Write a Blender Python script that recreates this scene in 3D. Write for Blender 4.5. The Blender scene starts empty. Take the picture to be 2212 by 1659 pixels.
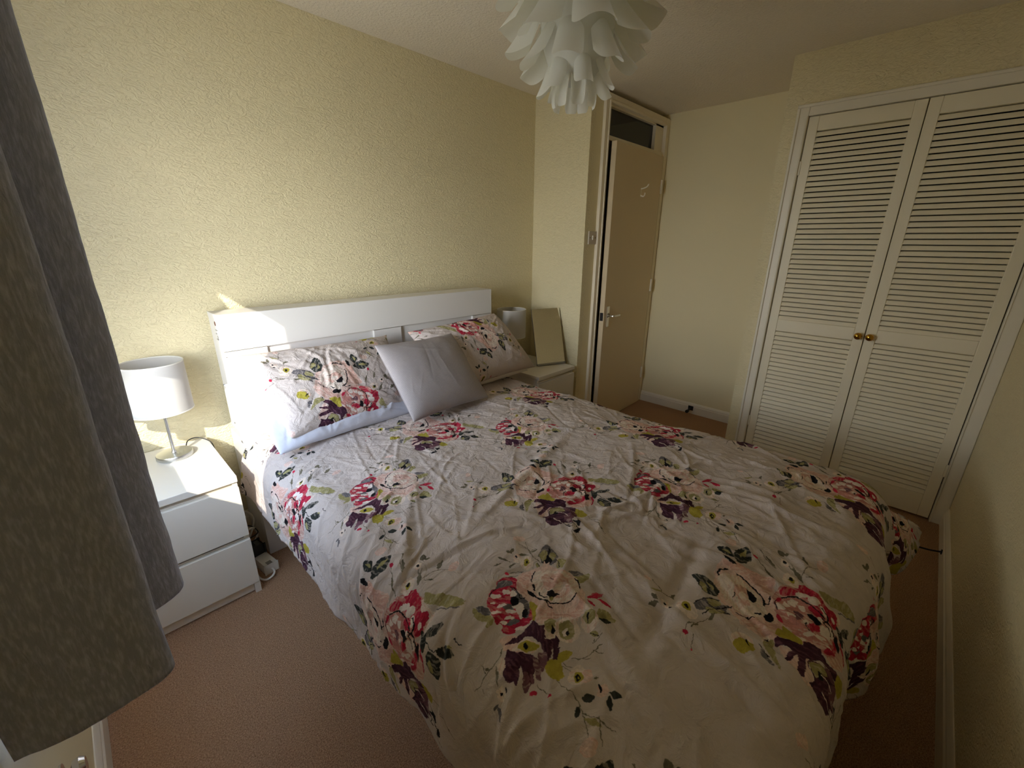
import bpy, bmesh, math, random
import numpy as np
from mathutils import Vector, Matrix

random.seed(4)
SC = bpy.context.scene
COL = SC.collection

# ------------------------------------------------------------------ camera
def make_camera():
    az, pi_, ro = .7679, .3228, .0078
    fw = Vector((math.cos(pi_)*math.cos(az), math.cos(pi_)*math.sin(az), -math.sin(pi_)))
    rt = fw.cross(Vector((0, 0, 1))).normalized(); up = rt.cross(fw)
    r2 = math.cos(ro)*rt + math.sin(ro)*up; u2 = -math.sin(ro)*rt + math.cos(ro)*up
    cd = bpy.data.cameras.new('camera'); co = bpy.data.objects.new('camera', cd); COL.objects.link(co)
    cd.sensor_fit = 'HORIZONTAL'; cd.sensor_width = 36; cd.lens = 915.63/2212*36
    cd.clip_start = .02; cd.clip_end = 100
    m = Matrix(((r2.x, u2.x, -fw.x, .2232), (r2.y, u2.y, -fw.y, -2.2324), (r2.z, u2.z, -fw.z, 1.4039), (0, 0, 0, 1)))
    co.matrix_world = m
    SC.camera = co
make_camera()

# ------------------------------------------------------------------ light
SUN_K, SUN_M = 1.16, .845        # sun travels (1, K, -M)
def make_light():
    w = bpy.data.worlds.new('sky'); SC.world = w; w.use_nodes = True
    bg = w.node_tree.nodes['Background']
    # bright haze near the horizon, deeper blue overhead, darker ground below
    N, L = w.node_tree.nodes, w.node_tree.links
    tc = N.new('ShaderNodeTexCoord'); sp = N.new('ShaderNodeSeparateXYZ'); cr = N.new('ShaderNodeValToRGB')
    ma = N.new('ShaderNodeMath'); ma.operation = 'MULTIPLY_ADD'; ma.inputs[1].default_value = .5; ma.inputs[2].default_value = .5
    L.new(tc.outputs['Generated'], sp.inputs[0]); L.new(sp.outputs['Z'], ma.inputs[0]); L.new(ma.outputs[0], cr.inputs[0])
    e = cr.color_ramp.elements
    e[0].position = .33; e[0].color = (.30, .30, .27, 1); e[1].position = 1; e[1].color = (.13, .19, .28, 1)
    for p_, c_ in ((.475, (.66, .68, .66)), (.525, (1, 1, .97)), (.60, (.82, .88, .95)), (.70, (.30, .37, .48))):
        x = e.new(p_); x.color = c_+(1,)
    L.new(cr.outputs[0], bg.inputs[0]); bg.inputs[1].default_value = SKY
    s = bpy.data.lights.new('sun', 'SUN'); s.energy = SUN; s.angle = .008; s.color = (1, .93, .80)
    so = bpy.data.objects.new('sun', s); COL.objects.link(so)
    so.rotation_euler = Vector((1, SUN_K, -SUN_M)).to_track_quat('-Z', 'Y').to_euler()
    so.location = (-4, -3, 4)
    a = bpy.data.lights.new('window_portal', 'AREA'); a.shape = 'RECTANGLE'; a.size = 1.05; a.size_y = 1.35
    a.cycles.is_portal = True
    ao = bpy.data.objects.new('window_portal', a); COL.objects.link(ao)
    ao.location = (-.12, -.75, 1.36)
    ao.rotation_euler = Vector((1, 0, 0)).to_track_quat('-Z', 'Z').to_euler()
SKY, SUN = 46.0, 9.5
make_light()
SC.view_settings.view_transform = 'Standard'; SC.view_settings.look = 'None'
SC.view_settings.gamma = 1; SC.view_settings.use_curve_mapping = False
SC.view_settings.exposure = -0.38
SC.cycles.max_bounces = 14; SC.cycles.diffuse_bounces = 10; SC.cycles.transmission_bounces = 6
SC.cycles.use_denoising = True; SC.cycles.sample_clamp_indirect = 6

# ------------------------------------------------------------------ helpers
def srgb(r, g, b):
    f = lambda c: (c/255/12.92) if c/255 <= .04045 else ((c/255+.055)/1.055)**2.4
    return (f(r), f(g), f(b), 1)

def mat(name, col, rough=.6, metal=0, spec=.5):
    m = bpy.data.materials.new(name); m.use_nodes = True
    b = m.node_tree.nodes['Principled BSDF']
    b.inputs['Base Color'].default_value = col; b.inputs['Roughness'].default_value = rough
    b.inputs['Metallic'].default_value = metal; b.inputs['Specular IOR Level'].default_value = spec
    return m

def nodes(m): return m.node_tree.nodes, m.node_tree.links, m.node_tree.nodes['Principled BSDF']

def add_noise_bump(m, scale, strength, dist, detail=4, distort=0, stretch=None, coord='Object', rough=.5):
    N, L, b = nodes(m)
    tc = N.new('ShaderNodeTexCoord'); mp = N.new('ShaderNodeMapping'); no = N.new('ShaderNodeTexNoise'); bu = N.new('ShaderNodeBump')
    if stretch: mp.inputs['Scale'].default_value = stretch
    no.inputs['Scale'].default_value = scale; no.inputs['Detail'].default_value = detail
    no.inputs['Distortion'].default_value = distort; no.inputs['Roughness'].default_value = rough
    bu.inputs['Strength'].default_value = strength; bu.inputs['Distance'].default_value = dist
    L.new(tc.outputs[coord], mp.inputs[0]); L.new(mp.outputs[0], no.inputs['Vector'])
    L.new(no.outputs['Fac'], bu.inputs['Height'])
    if b.inputs['Normal'].links:
        L.new(b.inputs['Normal'].links[0].from_socket, bu.inputs['Normal'])
    L.new(bu.outputs[0], b.inputs['Normal'])
    return no, mp

def vary(m, scale, c1, c2, detail=6, stretch=None, lo=.35, hi=.65, coord='Object'):
    N, L, b = nodes(m)
    tc = N.new('ShaderNodeTexCoord'); mp = N.new('ShaderNodeMapping'); no = N.new('ShaderNodeTexNoise'); cr = N.new('ShaderNodeValToRGB')
    if stretch: mp.inputs['Scale'].default_value = stretch
    no.inputs['Scale'].default_value = scale; no.inputs['Detail'].default_value = detail
    cr.color_ramp.elements[0].position = lo; cr.color_ramp.elements[1].position = hi
    cr.color_ramp.elements[0].color = c1; cr.color_ramp.elements[1].color = c2
    L.new(tc.outputs[coord], mp.inputs[0]); L.new(mp.outputs[0], no.inputs['Vector']); L.new(no.outputs['Fac'], cr.inputs[0])
    L.new(cr.outputs[0], b.inputs['Base Color'])

def tag(o, label=None, cat=None, group=None, kind=None):
    if label: o['label'] = label
    if cat: o['category'] = cat
    if group: o['group'] = group
    if kind: o['kind'] = kind
    return o

def empty(name, loc, label, cat, group=None, kind=None, rz=0):
    o = bpy.data.objects.new(name, None); COL.objects.link(o); o.location = loc; o.rotation_euler = (0, 0, rz)
    o.empty_display_size = .05
    return tag(o, label, cat, group, kind)

def finish(bm, name, m, parent=None, smooth=False, bevel=0, seg=2):
    if bevel:
        eds = [e for e in bm.edges if len(e.link_faces) == 2 and e.calc_face_angle(0) > .5]
        bmesh.ops.bevel(bm, geom=eds, offset=bevel, segments=seg, affect='EDGES', profile=.5)
    me = bpy.data.meshes.new(name); bm.to_mesh(me); bm.free()
    if smooth:
        me.polygons.foreach_set('use_smooth', [True]*len(me.polygons))
        if smooth == 'auto': me.set_sharp_from_angle(angle=.6)
    me.materials.append(m)
    o = bpy.data.objects.new(name, me); COL.objects.link(o)
    if parent: o.parent = parent
    return o

def box(bm, x0, x1, y0, y1, z0, z1, mtx=None):
    r = bmesh.ops.create_cube(bm, size=1)
    for v in r['verts']:
        v.co = Vector((x0+(v.co.x+.5)*(x1-x0), y0+(v.co.y+.5)*(y1-y0), z0+(v.co.z+.5)*(z1-z0)))
        if mtx: v.co = mtx @ v.co
    return r['verts']

def boxes(name, bl, m, parent=None, bevel=0, seg=2):
    bm = bmesh.new()
    for b in bl: box(bm, *b)
    return finish(bm, name, m, parent, bevel=bevel, seg=seg, smooth='auto' if bevel > .01 else False)

def lathe(name, prof, m, parent=None, n=40, center=(0, 0, 0), axis='z', closed=False, smooth='auto'):
    bm = bmesh.new(); rings = []
    for (r, z) in prof:
        ring = []
        for k in range(n):
            a = 2*math.pi*k/n
            p = (r*math.cos(a), r*math.sin(a), z)
            if axis == 'y': p = (p[0], p[2], p[1])
            if axis == 'x': p = (p[2], p[0], p[1])
            ring.append(bm.verts.new(Vector(p)+Vector(center)))
        rings.append(ring)
    for a, b in zip(rings, rings[1:]):
        for k in range(n): bm.faces.new((a[k], a[(k+1) % n], b[(k+1) % n], b[k]))
    if closed:
        for k in range(n): bm.faces.new((rings[-1][k], rings[-1][(k+1) % n], rings[0][(k+1) % n], rings[0][k]))
    else:
        if prof[0][0] > 1e-5: bm.faces.new(rings[0][::-1])
        if prof[-1][0] > 1e-5: bm.faces.new(rings[-1])
    bmesh.ops.remove_doubles(bm, verts=bm.verts, dist=1e-6)
    bmesh.ops.recalc_face_normals(bm, faces=bm.faces)
    return finish(bm, name, m, parent, smooth=smooth)

def tube(name, pts, r, m, parent=None, n=10, sub=8):
    P = [Vector(p) for p in pts]
    Q = []
    for i in range(len(P)-1):
        p0 = P[max(i-1, 0)]; p1 = P[i]; p2 = P[i+1]; p3 = P[min(i+2, len(P)-1)]
        for k in range(sub):
            t = k/sub
            Q.append(.5*((2*p1)+(p2-p0)*t+(2*p0-5*p1+4*p2-p3)*t*t+(3*p1-p0-3*p2+p3)*t**3))
    Q.append(P[-1])
    bm = bmesh.new(); rings = []; nrm = None
    for i, q in enumerate(Q):
        t = (Q[min(i+1, len(Q)-1)]-Q[max(i-1, 0)]).normalized()
        if nrm is None: nrm = t.orthogonal().normalized()
        nrm = (nrm - nrm.dot(t)*t).normalized(); bn = t.cross(nrm)
        rings.append([bm.verts.new(q+r*(math.cos(2*math.pi*k/n)*nrm+math.sin(2*math.pi*k/n)*bn)) for k in range(n)])
    for a, b in zip(rings, rings[1:]):
        for k in range(n): bm.faces.new((a[k], a[(k+1) % n], b[(k+1) % n], b[k]))
    bm.faces.new(rings[0][::-1]); bm.faces.new(rings[-1])
    return finish(bm, name, m, parent, smooth='auto')

RNG = np.random.default_rng(7)
def vnoise(x, y, seed=0):
    x = np.asarray(x, float); y = np.asarray(y, float)
    xi = np.floor(x).astype(int); yi = np.floor(y).astype(int); fx = x-xi; fy = y-yi
    fx = fx*fx*fx*(fx*(fx*6-15)+10); fy = fy*fy*fy*(fy*(fy*6-15)+10)
    T = np.random.default_rng(seed+100).random((256, 256))
    g = lambda a, b: T[a & 255, b & 255]
    return ((g(xi, yi)*(1-fx)+g(xi+1, yi)*fx)*(1-fy)+(g(xi, yi+1)*(1-fx)+g(xi+1, yi+1)*fx)*fy)*2-1
def fbm(x, y, seed=0, oct=4):
    s = 0; a = 1.
    for o in range(oct):
        s = s+a*vnoise(x*2**o+o*17.3, y*2**o+o*9.1, seed+o); a *= .5
    return s/1.8

def grid_mesh(name, X, Y, Z, m, parent=None, uv=None, extra=None, flip=False):
    """surface from 2-D coordinate arrays (optionally a second, back sheet welded at the border)"""
    n, k = X.shape
    co = np.stack([X, Y, Z], -1).reshape(-1, 3)
    idx = np.arange(n*k).reshape(n, k)
    f = np.stack([idx[:-1, :-1], idx[1:, :-1], idx[1:, 1:], idx[:-1, 1:]], -1).reshape(-1, 4)
    if flip: f = f[:, ::-1]
    uvv = np.stack(uv, -1).reshape(-1, 2) if uv is not None else None
    if extra is not None:
        X2, Y2, Z2 = extra
        co2 = np.stack([X2, Y2, Z2], -1).reshape(-1, 3)
        idx2 = np.arange(n*k).reshape(n, k)+n*k
        idx2[0, :] = idx[0, :]; idx2[-1, :] = idx[-1, :]; idx2[:, 0] = idx[:, 0]; idx2[:, -1] = idx[:, -1]
        f2 = np.stack([idx2[:-1, :-1], idx2[:-1, 1:], idx2[1:, 1:], idx2[1:, :-1]], -1).reshape(-1, 4)
        if flip: f2 = f2[:, ::-1]
        co = np.concatenate([co, co2]); f = np.concatenate([f, f2])
        if uvv is not None: uvv = np.concatenate([uvv, uvv+[.37, .21]])
    me = bpy.data.meshes.new(name)
    me.vertices.add(len(co)); me.vertices.foreach_set('co', co.ravel().astype(np.float32))
    me.loops.add(f.size); me.loops.foreach_set('vertex_index', f.ravel().astype(np.int32))
    me.polygons.add(len(f)); me.polygons.foreach_set('loop_start', np.arange(0, f.size, 4, dtype=np.int32))
    me.polygons.foreach_set('loop_total', np.full(len(f), 4, np.int32))
    me.polygons.foreach_set('use_smooth', np.ones(len(f), bool))
    if uvv is not None:
        l = me.uv_layers.new(name='UVMap'); l.data.foreach_set('uv', uvv[f.ravel()].astype(np.float32).ravel())
    me.update(calc_edges=True); me.validate()
    me.materials.append(m)
    o = bpy.data.objects.new(name, me); COL.objects.link(o)
    if parent: o.parent = parent
    return o

# ------------------------------------------------------------------ materials
M = {}
M['wall'] = mat('cream_wallpaper', srgb(229, 218, 180), .55)
add_noise_bump(M['wall'], 30, .8, .009, 3, 2.6, (1, 1, 1.9))
M['wallflat'] = mat('cream_paint', srgb(229, 218, 180), .6); add_noise_bump(M['wallflat'], 160, .25, .003, 3)
M['ceil'] = mat('textured_ceiling', srgb(236, 228, 214), .8); add_noise_bump(M['ceil'], 85, .7, .008, 5, .4)
M['carpet'] = mat('brown_carpet', srgb(120, 92, 76), .95, spec=.1)
vary(M['carpet'], 260, srgb(158, 117, 86), srgb(224, 183, 148), 3, lo=.3, hi=.7)
add_noise_bump(M['carpet'], 330, 1, .012, 3); add_noise_bump(M['carpet'], 24, .5, .01, 3)
M['gloss'] = mat('white_gloss_paint', srgb(232, 222, 200), .35)
M['door'] = mat('cream_door_paint', srgb(214, 196, 164), .4); add_noise_bump(M['door'], 30, .08, .002, 3, 0, (1, 1, .2))
M['louvre'] = mat('louvre_paint', srgb(232, 224, 200), .45)
M['skirt'] = mat('skirting_paint', srgb(230, 224, 208), .4)
M['white'] = mat('white_foil', srgb(226, 220, 208), .32)
M['head'] = mat('white_painted_wood', srgb(220, 218, 215), .35); add_noise_bump(M['head'], 18, .1, .002, 3, 0, (.15, 1, 6))
M['chrome'] = mat('chrome', (.75, .75, .76, 1), .12, 1); M['steel'] = mat('brushed_steel', (.62, .64, .65, 1), .32, 1)
M['brass'] = mat('polished_brass', srgb(190, 145, 60), .15, 1)
M['black'] = mat('black_plastic', srgb(18, 18, 20), .45); M['wplast'] = mat('white_plastic', srgb(232, 230, 222), .35)
M['dark'] = mat('wardrobe_shade', srgb(22, 18, 14), .9)  # near-black stands for the shade inside the wardrobe
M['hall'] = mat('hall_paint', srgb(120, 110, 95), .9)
M['glass'] = mat('dark_transom_glass', srgb(18, 20, 18), .06)
M['mirror'] = mat('mirror_silver', (.93, .93, .92, 1), .015, 1)
M['greym'] = mat('grey_metal_edge', (.28, .28, .27, 1), .35, .8)
M['mattress'] = mat('cream_sheet', srgb(236, 228, 206), .9); add_noise_bump(M['mattress'], 60, .3, .004, 3)
def translucent(m, amount, col):
    N, L, b = nodes(m); out = N['Material Output']
    tr = N.new('ShaderNodeBsdfTranslucent'); tr.inputs[0].default_value = col
    mx = N.new('ShaderNodeMixShader'); mx.inputs[0].default_value = amount
    L.new(b.outputs[0], mx.inputs[1]); L.new(tr.outputs[0], mx.inputs[2]); L.new(mx.outputs[0], out.inputs['Surface'])
M['shade'] = mat('white_fabric_shade', srgb(208, 205, 200), .8, spec=.2); translucent(M['shade'], .15, (.85, .84, .8, 1)); add_noise_bump(M['shade'], 300, .15, .001, 2, 0, (1, 1, 3))
M['petal'] = mat('white_polypropylene', srgb(246, 246, 240), .45, spec=.3); translucent(M['petal'], .42, (.85, .86, .82, 1)); add_noise_bump(M['petal'], 500, .12, .001, 2)
M['curtain'] = mat('grey_brown_curtain', srgb(94, 86, 78), .92, spec=.1)
vary(M['curtain'], 60, srgb(166, 172, 192), srgb(198, 204, 224), 6, (4, 4, .8), lo=.45, hi=.72)
add_noise_bump(M['curtain'], 50, .6, .005, 5, .8, (2.4, 2.4, .5)); add_noise_bump(M['curtain'], 500, .3, .002, 2)
M['cushion'] = mat('grey_woven_cushion', srgb(186, 180, 182), .9, spec=.1)
def weave(m, sc, st, d):
    N, L, b = nodes(m)
    uv = N.new('ShaderNodeUVMap'); ck = N.new('ShaderNodeTexBrick'); bu = N.new('ShaderNodeBump')
    ck.inputs['Scale'].default_value = sc; ck.inputs['Color1'].default_value = (1, 1, 1, 1); ck.inputs['Color2'].default_value = (.8, .8, .8, 1)
    ck.inputs['Mortar'].default_value = (0, 0, 0, 1); ck.inputs['Mortar Size'].default_value = .05
    ck.inputs['Brick Width'].default_value = .6; ck.inputs['Row Height'].default_value = .3
    L.new(uv.outputs[0], ck.inputs['Vector']); L.new(ck.outputs['Color'], bu.inputs['Height'])
    bu.inputs['Strength'].default_value = st; bu.inputs['Distance'].default_value = d
    mx = N.new('ShaderNodeMix'); mx.data_type = 'RGBA'; mx.inputs[0].default_value = .35; mx.blend_type = 'MULTIPLY'
    mx.inputs[6].default_value = b.inputs['Base Color'].default_value; L.new(ck.outputs['Color'], mx.inputs[7])
    L.new(mx.outputs[2], b.inputs['Base Color']); L.new(bu.outputs[0], b.inputs['Normal'])
weave(M['cushion'], 50, .6, .003)
M['blue'] = mat('pale_blue_quilted_cotton', srgb(212, 215, 228), .9, spec=.1); add_noise_bump(M['blue'], 45, .3, .005, 3)
M['cream'] = mat('off_white_pillow_cotton', srgb(222, 216, 208), .9, spec=.1); add_noise_bump(M['cream'], 45, .3, .005, 3)

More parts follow.
